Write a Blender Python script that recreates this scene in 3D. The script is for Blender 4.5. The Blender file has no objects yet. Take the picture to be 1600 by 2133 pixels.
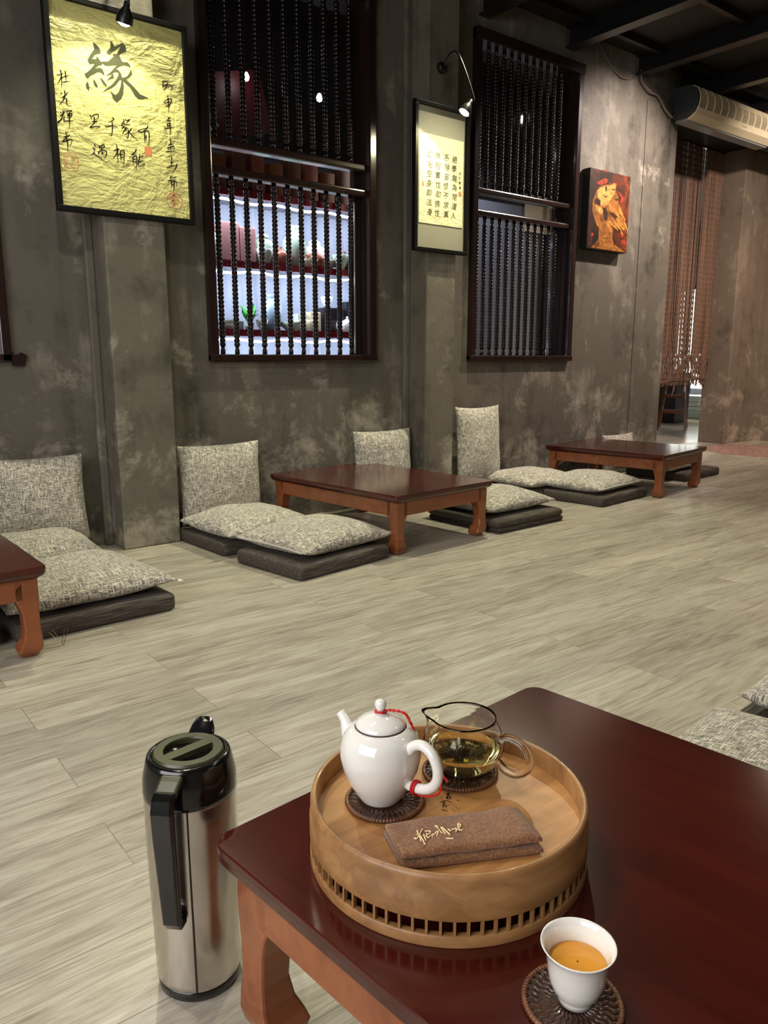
import bpy, math, random
from mathutils import Vector, Matrix, noise
from mathutils.geometry import tessellate_polygon
R = math.radians; PI = math.pi
sc = bpy.context.scene
col = sc.collection

# ---------------------------------------------------------------- camera, world, lights, exposure
EYE = Vector((0.0, 0.0, 1.0)); PITCH = R(11.272); YAW = R(51.839)
cd = bpy.data.cameras.new('camera'); cam = bpy.data.objects.new('camera', cd); col.objects.link(cam)
cd.sensor_fit = 'VERTICAL'; cd.sensor_height = 24.0; cd.lens = 1603.0 / 2133.0 * 24.0
cd.clip_start = 0.02; cd.clip_end = 80
cam.location = EYE; cam.rotation_euler = (R(90) - PITCH, 0, YAW - R(90))
sc.camera = cam
sc.view_settings.view_transform = 'Standard'; sc.view_settings.look = 'None'
sc.view_settings.exposure = 0.0; sc.view_settings.gamma = 1.0; sc.view_settings.use_curve_mapping = False

w = bpy.data.worlds.new('world'); sc.world = w; w.use_nodes = True
bg = w.node_tree.nodes['Background']; bg.inputs[0].default_value = (0.55, 0.58, 0.62, 1); bg.inputs[1].default_value = 0.25

def lamp(kind, name, loc, aim, energy, color, size=0.1, size_y=None, angle=60, blend=0.4):
    d = bpy.data.lights.new(name, kind); d.energy = energy; d.color = color
    if kind == 'AREA':
        d.shape = 'RECTANGLE'; d.size = size; d.size_y = size_y or size
    elif kind == 'SPOT':
        d.spot_size = R(angle); d.spot_blend = blend; d.shadow_soft_size = size
    else: d.shadow_soft_size = size
    o = bpy.data.objects.new(name, d); col.objects.link(o); o.location = loc
    v = Vector(aim) - Vector(loc)
    o.rotation_euler = v.to_track_quat('-Z', 'Y').to_euler()
    return o
# daylight from the open front of the room (behind and left of the seat)
lamp('AREA', 'daylight_front', (-2.3, 0.4, 1.9), (1.0, 1.4, 0.0), 120, (1.0, 0.97, 0.96), 3.0, 2.0)
# downlights under the beams over the aisle
for x_, y_, e_, c_ in ((0.6, 1.9, 58, (1.0, .97, .88)), (2.4, 1.7, 34, (1.0, .96, .82)), (7.4, 3.0, 85, (1.0, .80, .56)), (9.0, 1.2, 45, (1.0, .78, .56)), (3.2, -0.6, 50, (1.0, .86, .66))):
    lamp('SPOT', 'ceiling_downlight', (x_, y_, 3.2), (x_, y_ + .05, 0), e_, c_, .06, angle=150, blend=.5)
lamp('SPOT', 'fill_seats', (3.95, 3.55, 3.3), (2.9, 2.8, 0), 260, (1.0, .97, .70), .02, angle=85, blend=.5)  # added lamp, stands in for the picture lamp's light and table shadow
lamp('SPOT', 'fill_seats_left', (1.55, 3.8, 3.3), (1.4, 2.9, 0), 130, (1.0, .97, .70), .02, angle=85, blend=.5)  # added lamp for the nearer picture lamp's glow on the left seats
lamp('SPOT', 'ceiling_spot_tray', (0.1, 1.7, 2.9), (0.75, 0.75, 0.35), 62, (1.0, 0.92, 0.76), 0.03, angle=60, blend=0.9)
lamp('SPOT', 'ceiling_spot_painting', (6.1, 3.0, 3.3), (5.75, 4.15, 2.0), 330, (1.0, 0.84, 0.76), 0.03, angle=100, blend=0.9)
lamp('SPOT', 'ceiling_spot_far', (7.0, 2.2, 3.2), (8.9, 4.6, 1.4), 420, (1.0, 0.82, 0.70), 0.06, angle=95, blend=0.9)

# ---------------------------------------------------------------- node helpers
def lin(r, g, b):
    f = lambda c: (c / 255 / 12.92) if c <= 10 else ((c / 255 + 0.055) / 1.055) ** 2.4
    return (f(r), f(g), f(b), 1)
class NT:
    def __init__(s, name):
        s.m = bpy.data.materials.new(name); s.m.use_nodes = True
        s.t = s.m.node_tree; s.b = s.t.nodes['Principled BSDF']; s.out = s.t.nodes['Material Output']
    def n(s, typ, ins=None, **props):
        nd = s.t.nodes.new('ShaderNode' + typ)
        for k, v in props.items(): setattr(nd, k, v)
        for k, v in (ins or {}).items(): s.set(nd.inputs[k], v)
        return nd
    def set(s, sock, v):
        if isinstance(v, bpy.types.NodeSocket): s.t.links.new(v, sock)
        else: sock.default_value = v
    def P(s, **kw):
        for k, v in kw.items(): s.set(s.b.inputs[k.replace('_', ' ')], v)
        return s
    def co(s, scale=(1, 1, 1), kind='Object', rot=(0, 0, 0), loc=(0, 0, 0)):
        tc = s.n('TexCoord')
        return s.n('Mapping', {'Vector': tc.outputs[kind], 'Scale': scale, 'Rotation': rot, 'Location': loc}).outputs[0]
    def noise(s, vec, scale, detail=4, rough=0.5, dist=0.0):
        return s.n('TexNoise', {'Vector': vec, 'Scale': scale, 'Detail': detail, 'Roughness': rough, 'Distortion': dist}).outputs[0]
    def ramp(s, fac, stops, interp='LINEAR'):
        r = s.n('ValToRGB', {'Fac': fac}); e = r.color_ramp.elements; r.color_ramp.interpolation = interp
        while len(e) < len(stops): e.new(0.5)
        for i, (p, c) in enumerate(stops):
            e[i].position = p; e[i].color = c if len(c) == 4 else (*c, 1)
        return r.outputs[0]
    def mix(s, fac, a, b, mode='MIX'):
        m = s.n('Mix', data_type='RGBA', blend_type=mode)
        s.set(m.inputs[0], fac); s.set(m.inputs[6], a); s.set(m.inputs[7], b)
        return m.outputs[2]
    def math(s, op, a, b=0.0, c=None):
        m = s.n('Math', operation=op); s.set(m.inputs[0], a); s.set(m.inputs[1], b)
        if c is not None: s.set(m.inputs[2], c)
        return m.outputs[0]
    def bump(s, h, strength=0.3, dist=0.01):
        s.set(s.b.inputs['Normal'], s.n('Bump', {'Height': h, 'Strength': strength, 'Distance': dist}).outputs[0]); return s
G3 = lambda v: (v, v, v, 1)
def plain(name, c, rough=0.5, metal=0.0, spec=0.5, **kw):
    t = NT(name); t.P(Base_Color=c, Roughness=rough, Metallic=metal, Specular_IOR_Level=spec, **kw)
    # faint unevenness of tone and gloss
    f = t.noise(t.co(), 14, 3)
    t.P(Base_Color=t.mix(t.math('MULTIPLY', f, 0.25), c, (c[0] * .7, c[1] * .7, c[2] * .7, 1)))
    return t.m
def glow(name, c, e):
    t = NT(name); t.P(Base_Color=c, Emission_Color=c, Emission_Strength=e); return t.m

def m_concrete(name, dark, mid, light, pale, seed=0.0):
    t = NT(name); v = t.co(loc=(seed, seed * .7, seed * .3)); vs = t.co(scale=(2.2, 2.2, .30), loc=(seed, 0, 0))
    big = t.noise(v, 1.1, 6, .62, .6); streak = t.noise(vs, 2.6, 6, .6, .3); fine = t.noise(v, 22, 5, .65); med = t.noise(v, 5.5, 7, .68, .2)
    f = t.math('MULTIPLY_ADD', big, .45, t.math('MULTIPLY', streak, .3)); f = t.math('ADD', f, t.math('MULTIPLY', med, .25))
    c = t.ramp(f, [(.38, dark), (.475, mid), (.525, mid), (.62, light)])
    c = t.mix(t.math('MULTIPLY', fine, .22), c, dark)
    # pale lime blooms, denser low on the wall
    sep = t.n('SeparateXYZ', {'Vector': t.co()})
    low = t.n('MapRange', {'Value': sep.outputs[2], 'From Min': 0.0, 'From Max': 1.3, 'To Min': .14, 'To Max': 0.0}).outputs[0]
    bl = t.noise(v, 2.6, 9, .75, .25)
    bm = t.ramp(t.math('ADD', bl, low), [(.60, G3(0)), (.72, G3(1))])
    c = t.mix(t.math('MULTIPLY', bm, .55), c, pale)
    # damp dark marks
    dm = t.ramp(t.noise(v, 1.9, 7, .7, .3), [(.30, G3(1)), (.40, G3(0))])
    c = t.mix(t.math('MULTIPLY', dm, .5), c, (dark[0] * .6, dark[1] * .6, dark[2] * .55, 1))
    t.P(Base_Color=c, Roughness=t.math('MULTIPLY_ADD', fine, .3, .45), Specular_IOR_Level=.35)
    t.bump(t.math('ADD', med, t.math('MULTIPLY', fine, .35)), .35, .012)
    return t.m
M = {}
M['wall'] = m_concrete('grey_cement_plaster', lin(62, 58, 52), lin(102, 96, 86), lin(146, 139, 126), lin(186, 178, 160))
M['wall_far'] = m_concrete('warm_lit_cement_plaster', lin(92, 80, 68), lin(124, 110, 96), lin(158, 142, 126), lin(196, 178, 160), 4.3)  # brown of the warm lamplight is put into this wall colour
M['pillar'] = m_concrete('grey_pillar_cement', lin(70, 66, 57), lin(110, 104, 92), lin(152, 146, 130), lin(192, 184, 164), 9.1)

def m_floor():
    t = NT('pale_oak_vinyl_planks')
    v = t.co(loc=(0.31, 0.04, 0))
    br = t.n('TexBrick', {'Vector': v, 'Color1': G3(0), 'Color2': G3(1), 'Mortar': G3(.5), 'Scale': 1.0, 'Mortar Size': .0012, 'Mortar Smooth': .1, 'Bias': 0.0, 'Brick Width': 1.22, 'Row Height': .18}, offset=.37, offset_frequency=2, squash=1.0)
    tone = br.outputs[0]; mort = br.outputs[1]
    off = t.n('VectorMath', {0: v, 1: t.n('CombineXYZ', {'X': t.math('MULTIPLY', tone, 7.0), 'Y': t.math('MULTIPLY', tone, 3.0), 'Z': t.math('MULTIPLY', tone, 11.0)}).outputs[0]}, operation='ADD').outputs[0]
    g1 = t.noise(t.n('Mapping', {'Vector': off, 'Scale': (1.0, 9.0, 1)}).outputs[0], 3.2, 6, .6, 1.4)
    g2 = t.noise(t.n('Mapping', {'Vector': off, 'Scale': (2.6, 95.0, 1)}).outputs[0], 3.0, 6, .65, .7)
    g3 = t.noise(t.n('Mapping', {'Vector': off, 'Scale': (.7, 4.0, 1)}).outputs[0], 2.0, 3, .5, .8)
    f = t.math('ADD', t.math('MULTIPLY', g1, .45), t.math('MULTIPLY', g2, .33)); f = t.math('ADD', f, t.math('MULTIPLY', g3, .22))
    c = t.ramp(f, [(.34, lin(122, 111, 96)), (.45, lin(162, 153, 137)), (.53, lin(184, 177, 161)), (.66, lin(206, 200, 186))])
    g4 = t.noise(t.n('Mapping', {'Vector': off, 'Scale': (1.6, 70.0, 1)}).outputs[0], 4.0, 3, .5, 1.2)
    c = t.mix(t.math('MULTIPLY', t.ramp(g4, [(.32, G3(1)), (.42, G3(0))]), .38), c, lin(112, 100, 82))
    tn = t.ramp(tone, [(0, G3(.80)), (.5, G3(.94)), (1, G3(1.04))])
    c = t.mix(1.0, c, tn, 'MULTIPLY')
    c = t.mix(t.math('MULTIPLY', mort, .55), c, lin(96, 86, 72))
    t.P(Base_Color=c, Roughness=t.math('MULTIPLY_ADD', g2, .22, .24), Specular_IOR_Level=.5)
    t.bump(t.math('SUBTRACT', t.math('MULTIPLY', g2, .6), mort), .28, .002)
    return t.m
M['floor'] = m_floor()

def m_fabric(name, dark, mid, light, sc_=1.0):
    t = NT(name); v = t.co()
    a = t.noise(t.n('Mapping', {'Vector': v, 'Scale': (34 * sc_, 360 * sc_, 34 * sc_)}).outputs[0], 1.0, 4, .6)
    b = t.noise(t.n('Mapping', {'Vector': v, 'Scale': (360 * sc_, 34 * sc_, 34 * sc_), 'Location': (3, 5, 1)}).outputs[0], 1.0, 4, .6)
    f = t.math('MAXIMUM', a, b)
    c = t.ramp(f, [(.46, dark), (.55, mid), (.64, light)])
    t.P(Base_Color=c, Roughness=.95, Specular_IOR_Level=.15, Sheen_Weight=.2)
    t.bump(f, .5, .004)
    return t.m
M['linen'] = m_fabric('grey_cream_slub_linen', lin(104, 99, 92), lin(172, 166, 154), lin(236, 230, 212))
M['zip'] = plain('pale_zip_tape', lin(190, 186, 174), .8)
M['tag'] = plain('white_care_label', lin(232, 226, 220), .7)
def m_mat():
    t = NT('dark_brown_streaked_mat_cloth'); v = t.co()
    a = t.noise(t.n('Mapping', {'Vector': v, 'Scale': (9, 190, 190)}).outputs[0], 1.0, 4, .6, .6)
    c = t.ramp(a, [(.35, lin(56, 50, 45)), (.52, lin(80, 73, 66)), (.70, lin(112, 104, 95))])
    t.P(Base_Color=c, Roughness=.85, Specular_IOR_Level=.25); t.bump(a, .3, .003); return t.m
M['mat'] = m_mat()
def m_wood(name, c1, c2, rough, axis=0, gs=1.0, coat=0.0, spec=.5):
    t = NT(name); s = [28 * gs, 28 * gs, 28 * gs]; s[axis] = 2.2 * gs
    a = t.noise(t.co(scale=tuple(s)), 1.0, 5, .6, .8); b = t.noise(t.co(scale=tuple(x * .18 for x in s)), 1.0, 3, .5, .4)
    c = t.ramp(t.math('ADD', t.math('MULTIPLY', a, .5), t.math('MULTIPLY', b, .5)), [(.36, c1), (.62, c2)])
    t.P(Base_Color=c, Roughness=rough, Coat_Weight=coat, Coat_Roughness=.08, Specular_IOR_Level=spec); t.bump(a, .06, .002); return t.m
M['lacquer'] = m_wood('dark_red_lacquered_wood', lin(50, 14, 10), lin(76, 24, 17), .16, 1, .6, .2, .5)
M['orange_wood'] = m_wood('orange_brown_varnished_wood', lin(112, 58, 30), lin(150, 86, 50), .32, 0, .8, .25)
M['dark_wood'] = m_wood('black_brown_window_wood', lin(28, 17, 16), lin(44, 28, 25), .22, 2, 1.0, .4)
M['bead_wood'] = plain('dark_red_black_turned_wood', lin(22, 11, 10), .18, 0, .3, Coat_Weight=.05, Coat_Roughness=.06)
M['bamboo'] = m_wood('honey_bamboo', lin(122, 84, 48), lin(166, 122, 76), .45, 0, 1.4, .1)
M['bamboo_floor'] = m_wood('amber_tray_floor', lin(150, 98, 52), lin(190, 138, 82), .5, 0, 2.0, .05)
M['rattan'] = m_wood('dark_rattan', lin(38, 24, 18), lin(70, 44, 30), .35, 2, 4.0, .2)
M['rattan_rim'] = m_wood('brown_rattan_rim', lin(66, 38, 24), lin(120, 76, 48), .35, 2, 4.0, .2)
M['black_frame'] = plain('black_picture_frame', lin(14, 12, 11), .45, 0, .2)
M['black_metal'] = plain('black_metal', lin(20, 19, 18), .35)
M['beam'] = plain('black_painted_steel', lin(27, 26, 27), .34, 0, .5)
M['ceiling'] = plain('black_ceiling_board', lin(22, 19, 17), .6)
M['porcelain'] = plain('white_porcelain', lin(236, 234, 228), .08, 0, .6, Coat_Weight=.5, Coat_Roughness=.03, Subsurface_Weight=.15, Subsurface_Radius=(.01, .008, .006))
M['cord'] = plain('red_cord', lin(205, 24, 26), .6)
M['black_plastic'] = plain('glossy_black_plastic', lin(16, 16, 17), .14, 0, .6)
M['lid_plastic'] = plain('olive_black_plastic', lin(58, 58, 38), .32, 0, .5)
def m_steel():
    t = NT('brushed_stainless_steel'); a = t.noise(t.co(scale=(3, 3, 260)), 1.0, 3)
    b = t.noise(t.co(), 25, 6, .7)
    t.P(Base_Color=lin(206, 200, 194), Metallic=1.0, Roughness=t.math('MULTIPLY_ADD', a, .06, t.math('MULTIPLY_ADD', b, .1, .14)), Anisotropic=.5); t.bump(a, .05, .001); return t.m
M['steel'] = m_steel()
def m_glass(name, tint=(1, 1, 1, 1), rough=0.0, ior=1.45):
    t = NT(name); t.P(Base_Color=tint, Roughness=rough, IOR=ior, Transmission_Weight=1.0); return t.m
M['glass'] = m_glass('clear_glass', (.99, .995, .99, 1), 0.0, 1.30)
M['tea'] = m_glass('golden_tea', lin(250, 236, 160), 0, 1.30)
t = NT('amber_tea'); t.P(Base_Color=lin(226, 158, 62), Roughness=.05, IOR=1.33, Specular_IOR_Level=.5, Subsurface_Weight=.4, Subsurface_Radius=(.01, .006, .002)); M['tea_cup'] = t.m
def m_pane():
    t = NT('thin_window_glass')
    lw = t.n('LayerWeight', {'Blend': .5}); fr = t.n('Math', {0: t.math('POWER', lw.outputs[1], 4.0), 1: .6, 2: .04}, operation='MULTIPLY_ADD'); tr = t.n('BsdfTransparent'); gl = t.n('BsdfGlossy', {'Roughness': .02})
    mx = t.n('MixShader', {0: fr.outputs[0]}); t.t.links.new(tr.outputs[0], mx.inputs[1]); t.t.links.new(gl.outputs[0], mx.inputs[2])
    t.t.links.new(mx.outputs[0], t.out.inputs[0]); return t.m
M['pane'] = m_pane()
def m_towel():
    t = NT('brown_crepe_cloth'); v = t.co()
    a = t.noise(t.n('Mapping', {'Vector': v, 'Scale': (900, 200, 400)}).outputs[0], 1, 3); b = t.noise(t.n('Mapping', {'Vector': v, 'Scale': (200, 900, 400)}).outputs[0], 1, 3)
    f = t.math('MAXIMUM', a, b); c = t.ramp(f, [(.42, lin(104, 70, 46)), (.6, lin(138, 98, 68)), (.72, lin(164, 124, 90))])
    t.P(Base_Color=c, Roughness=.95, Specular_IOR_Level=.1, Sheen_Weight=.3)
    t.bump(t.math('ADD', f, t.noise(v, 60, 4, .6, 1)), .5, .002); return t.m
M['towel'] = m_towel()
M['thread'] = plain('cream_embroidery_thread', lin(244, 214, 168), .6)
M['burn'] = plain('burnt_mark', lin(70, 34, 16), .7)
def m_paper(name, base, wr):
    t = NT(name); v = t.co()
    a = t.noise(v, 5.0, 5, .55, 2.5); b = t.noise(t.co(scale=(1, 1, 3)), 9, 4, .5, 1.5)
    t.P(Base_Color=t.mix(t.math('MULTIPLY', a, .25), base, (base[0] * .78, base[1] * .78, base[2] * .62, 1)), Roughness=.5, Specular_IOR_Level=.2)
    t.bump(t.math('ADD', a, t.math('MULTIPLY', b, .5)), wr, .03); return t.m
M['gold_paper'] = m_paper('rumpled_yellow_silk_paper', lin(206, 200, 132), .8)
M['cream_paper'] = m_paper('cream_rice_paper', lin(226, 218, 176), .25)
M['mount'] = plain('grey_brown_picture_mount', lin(150, 144, 124), .7)
M['ink'] = plain('black_ink', lin(26, 24, 20), .8, 0, .1)
M['ink_pale'] = plain('diluted_grey_ink', lin(64, 66, 50), .8, 0, .1)
M['ink_grey'] = plain('faded_grey_ink', lin(88, 84, 60), .8, 0, .1)
M['seal'] = plain('red_seal_ink', lin(208, 130, 88), .6)
M['card'] = plain('white_card', lin(226, 216, 206), .6)
M['red'] = plain('red_print', lin(190, 40, 40), .6)
M['rug'] = m_fabric('dusty_pink_rug_pile', lin(120, 84, 74), lin(156, 116, 102), lin(184, 146, 130), .35)
M['cream_plastic'] = plain('aged_cream_plastic', lin(216, 204, 172), .35)
M['charcoal_plastic'] = plain('charcoal_plastic', lin(46, 48, 52), .45)
M['inner_dark'] = plain('dark_inside', lin(70, 62, 44), .6)
M['strand'] = m_wood('red_brown_seed_beads', lin(90, 66, 54), lin(126, 98, 82), .45, 2, 2.0, .2)
M['cable'] = plain('grey_cable', lin(120, 104, 96), .6)
M['wire'] = plain('thin_tin_wire', lin(170, 150, 120), .3, .9)
M['bulb'] = glow('lamp_face', (1, .95, .72, 1), 60)
M['led'] = glow('led_strip', (.72, .86, 1, 1), 14)
M['reflection_glow'] = glow('bulb_reflection_glow', (.85, .92, 1, 1), 25)  # glow standing for bulbs mirrored in the window glass
M['shelf_red'] = plain('red_lacquer_shelf_edge', lin(150, 22, 40), .3)
M['shelf_back'] = m_wood('blue_grey_back_board', lin(104, 110, 128), lin(140, 146, 164), .6, 2, .5)
M['outer_wall'] = plain('grey_outer_wall', lin(128, 130, 140), .8)
M['outer_floor'] = m_wood('polished_outer_floor', lin(150, 138, 118), lin(196, 186, 164), .18, 0, .1)

# ---------------------------------------------------------------- mesh helpers
class MB:
    def __init__(s): s.v = []; s.f = []
    def add(s, vs, fs):
        o = len(s.v); s.v += [tuple(p) for p in vs]; s.f += [tuple(i + o for i in f) for f in fs]; return s
    def box(s, x0, x1, y0, y1, z0, z1, M_=None):
        vs = [Vector(p) for p in ((x0, y0, z0), (x1, y0, z0), (x1, y1, z0), (x0, y1, z0), (x0, y0, z1), (x1, y0, z1), (x1, y1, z1), (x0, y1, z1))]
        if M_ is not None: vs = [M_ @ p for p in vs]
        return s.add(vs, [(0, 3, 2, 1), (4, 5, 6, 7), (0, 1, 5, 4), (1, 2, 6, 5), (2, 3, 7, 6), (3, 0, 4, 7)])
    def lathe(s, prof, seg=32, M_=None, cap0=True, cap1=True):
        vs = []; fs = []
        for r, z in prof:
            for i in range(seg):
                a = 2 * PI * i / seg; vs.append(Vector((r * math.cos(a), r * math.sin(a), z)))
        n = len(prof)
        for k in range(n - 1):
            for i in range(seg):
                j = (i + 1) % seg; fs.append((k * seg + i, k * seg + j, (k + 1) * seg + j, (k + 1) * seg + i))
        if cap0: fs.append(tuple(reversed(range(seg))))
        if cap1: fs.append(tuple(range((n - 1) * seg, n * seg)))
        if M_ is not None: vs = [M_ @ p for p in vs]
        return s.add(vs, fs)
    def tube(s, pts, r, seg=8, closed=False, flat=None):
        pts = [Vector(p) for p in pts]; n = len(pts); rr = r if isinstance(r, (list, tuple)) else [r] * n
        up = Vector((0, 0, 1)); vs = []; fs = []; prev = None
        for i, p in enumerate(pts):
            a = pts[(i - 1) % n] if (closed or i > 0) else p; b = pts[(i + 1) % n] if (closed or i < n - 1) else p
            d = (b - a).normalized() if (b - a).length > 1e-9 else Vector((0, 0, 1))
            if prev is None: u = d.cross(up); u = u.normalized() if u.length > 1e-3 else Vector((1, 0, 0))
            else:
                u = prev - d * prev.dot(d); u = u.normalized() if u.length > 1e-6 else d.orthogonal().normalized()
            prev = u; v = d.cross(u)
            for k in range(seg):
                t_ = 2 * PI * k / seg
                vs.append(p + (u * math.cos(t_) * (flat[0] if flat else 1) + v * math.sin(t_) * (flat[1] if flat else 1)) * rr[i])
        m = n if closed else n - 1
        for i in range(m):
            for k in range(seg):
                j = (k + 1) % seg; i2 = (i + 1) % n
                fs.append((i * seg + k, i * seg + j, i2 * seg + j, i2 * seg + k))
        if not closed:
            fs.append(tuple(reversed(range(seg)))); fs.append(tuple(range((n - 1) * seg, n * seg)))
        return s.add(vs, fs)
    def rings(s, loops, cap=True):
        n = len(loops[0]); vs = [p for l in loops for p in l]; fs = []
        for k in range(len(loops) - 1):
            for i in range(n):
                j = (i + 1) % n; fs.append((k * n + i, k * n + j, (k + 1) * n + j, (k + 1) * n + i))
        if cap: fs += [tuple(reversed(range(n))), tuple(range((len(loops) - 1) * n, len(loops) * n))]
        return s.add(vs, fs)
    def plate(s, poly, depth, M_):
        """flat polygon in local xy, thickness along local z"""
        tri = tessellate_polygon([[Vector((x, y, 0)) for x, y in poly]]); n = len(poly)
        vs = [M_ @ Vector((x, y, 0)) for x, y in poly] + [M_ @ Vector((x, y, depth)) for x, y in poly]
        fs = [tuple(t_) for t_ in tri] + [tuple(i + n for i in reversed(t_)) for t_ in tri] + [(i, (i + 1) % n, (i + 1) % n + n, i + n) for i in range(n)]
        return s.add(vs, fs)
    def build(s, name, mat, parent=None, smooth=False, bevel=0.0, seg=2, sub=0, loc=None, rot=None, ang=40):
        me = bpy.data.meshes.new(name); me.from_pydata(s.v, [], s.f); me.update()
        o = bpy.data.objects.new(name, me); col.objects.link(o)
        me.materials.append(M[mat] if isinstance(mat, str) else mat)
        if smooth: me.shade_smooth()
        if parent is not None: o.parent = parent
        if loc is not None: o.location = loc
        if rot is not None: o.rotation_euler = rot
        if bevel:
            b = o.modifiers.new('bevel', 'BEVEL'); b.width = bevel; b.segments = seg; b.limit_method = 'ANGLE'; b.angle_limit = R(ang)
        if sub:
            b = o.modifiers.new('sub', 'SUBSURF'); b.levels = sub; b.render_levels = sub
        return o
def tag(o, label, cat, group=None, kind=None):
    if label: o['label'] = label
    if cat: o['category'] = cat
    if group: o['group'] = group
    if kind: o['kind'] = kind
    return o
def struct(o): o['kind'] = 'structure'; return o
def empty(name, loc=(0, 0, 0), rz=0.0):
    o = bpy.data.objects.new(name, None); col.objects.link(o); o.location = loc; o.rotation_euler = (0, 0, rz); o.empty_display_size = .05
    return o
def copy_tree(o, parent=None):
    c = o.copy(); col.objects.link(c)
    if parent is not None: c.parent = parent
    for ch in list(o.children): copy_tree(ch, c)
    return c
def smooth_path(pts, k=6):
    P = [Vector(p) for p in pts]
    if len(P) < 3: return [P[0].lerp(P[-1], i / k) for i in range(k + 1)]
    out = []
    for i in range(len(P) - 1):
        p0 = P[max(i - 1, 0)]; p1 = P[i]; p2 = P[i + 1]; p3 = P[min(i + 2, len(P) - 1)]
        for j in range(k):
            u = j / k; out.append(.5 * ((2 * p1) + (p2 - p0) * u + (2 * p0 - 5 * p1 + 4 * p2 - p3) * u * u + (3 * p1 - p0 - 3 * p2 + p3) * u ** 3))
    return out + [P[-1]]
def brush(mb, pts2, w, M_, depth=.0006):
    """a written stroke: a tapering flat ribbon in local xy"""
    P = smooth_path([(x, y, 0) for x, y in pts2], 5); n = len(P); L = []; Rr = []
    for i, p in enumerate(P):
        d = (P[min(i + 1, n - 1)] - P[max(i - 1, 0)]); d = d.normalized() if d.length > 1e-9 else Vector((1, 0, 0))
        t_ = i / (n - 1); ww = w * (.55 + .45 * math.sin(PI * min(1, t_ * 1.15 + .12))) * (1 if t_ < .8 else 1 - (t_ - .8) * 3.2)
        nv = Vector((-d.y, d.x * .8, 0)); L.append(p + nv * ww); Rr.append(p - nv * ww)
    vs = [M_ @ p for p in L] + [M_ @ p for p in Rr] + [M_ @ (p + Vector((0, 0, depth))) for p in L] + [M_ @ (p + Vector((0, 0, depth))) for p in Rr]
    fs = []
    for i in range(n - 1):
        fs += [(i, i + 1, n + i + 1, n + i), (2 * n + i, 3 * n + i, 3 * n + i + 1, 2 * n + i + 1), (i, 2 * n + i, 2 * n + i + 1, i + 1), (n + i, n + i + 1, 3 * n + i + 1, 3 * n + i)]
    mb.add(vs, fs)
pairs = lambda l, s: [(l[i] * s, l[i + 1] * s) for i in range(0, len(l), 2)]
def wallM(x, y, z):
    """local xy -> world XZ on a picture plane facing -Y"""
    return Matrix.Translation((x, y, z)) @ Matrix(((1, 0, 0, 0), (0, 0, -1, 0), (0, 1, 0, 0), (0, 0, 0, 1))).copy()
BIG=[[-123,303,-112,297,-98,288,-91,277,-90,260,-105,255,-120,247,-132,229,-113,232,-111,242,-105,243,-93,226,-86,228,-58,234,-30,261,-34,269,-28,274,-14,275,0,299,9,316,-27,284,-35,277,-47,262,-62,268,-61,277,-45,293,-41,301,-40,328,-29,320,-22,306,-3,317,12,329,22,330,32,320,35,299,21,291,7,281,-2,271,4,263,7,255,14,247,34,251,44,246,50,237,48,228,39,232,22,233,4,227,-14,214,-19,209,-8,205,2,193,5,180,9,176,30,187,44,206,51,223,57,209,57,201,45,186,26,172,56,150,75,134,92,119,130,111,131,105,116,104,102,98,81,95,64,106,52,126,40,141,21,153,10,161,12,140,6,103,-4,81,-28,60,-43,71,-51,92,-55,109,-44,97,-31,93,-17,106,-5,133,2,164,-7,162,-26,138,-47,120,-73,105,-92,94,-75,111,-45,136,-22,165,-12,184,-11,194,-22,195,-38,187,-35,176,-34,166,-55,156,-70,145,-61,159,-45,176,-47,179,-76,166,-55,183,-18,225,-40,220,-61,213,-74,213,-86,219,-89,211,-104,206,-120,190,-109,195,-96,199,-86,193,-79,177,-81,168,-88,173,-100,178,-113,175,-128,164,-146,153,-158,138,-167,143,-173,157,-159,167,-141,185,-123,208,-133,208,-144,202,-153,213,-152,223,-139,247,-120,272,-121,291],[-161,128,-158,120,-154,99,-158,87,-168,96,-170,112],[-130,143,-123,131,-114,117,-117,106,-130,116,-134,132],[-97,155,-83,144,-71,129,-72,119,-87,128,-101,153]]
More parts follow.
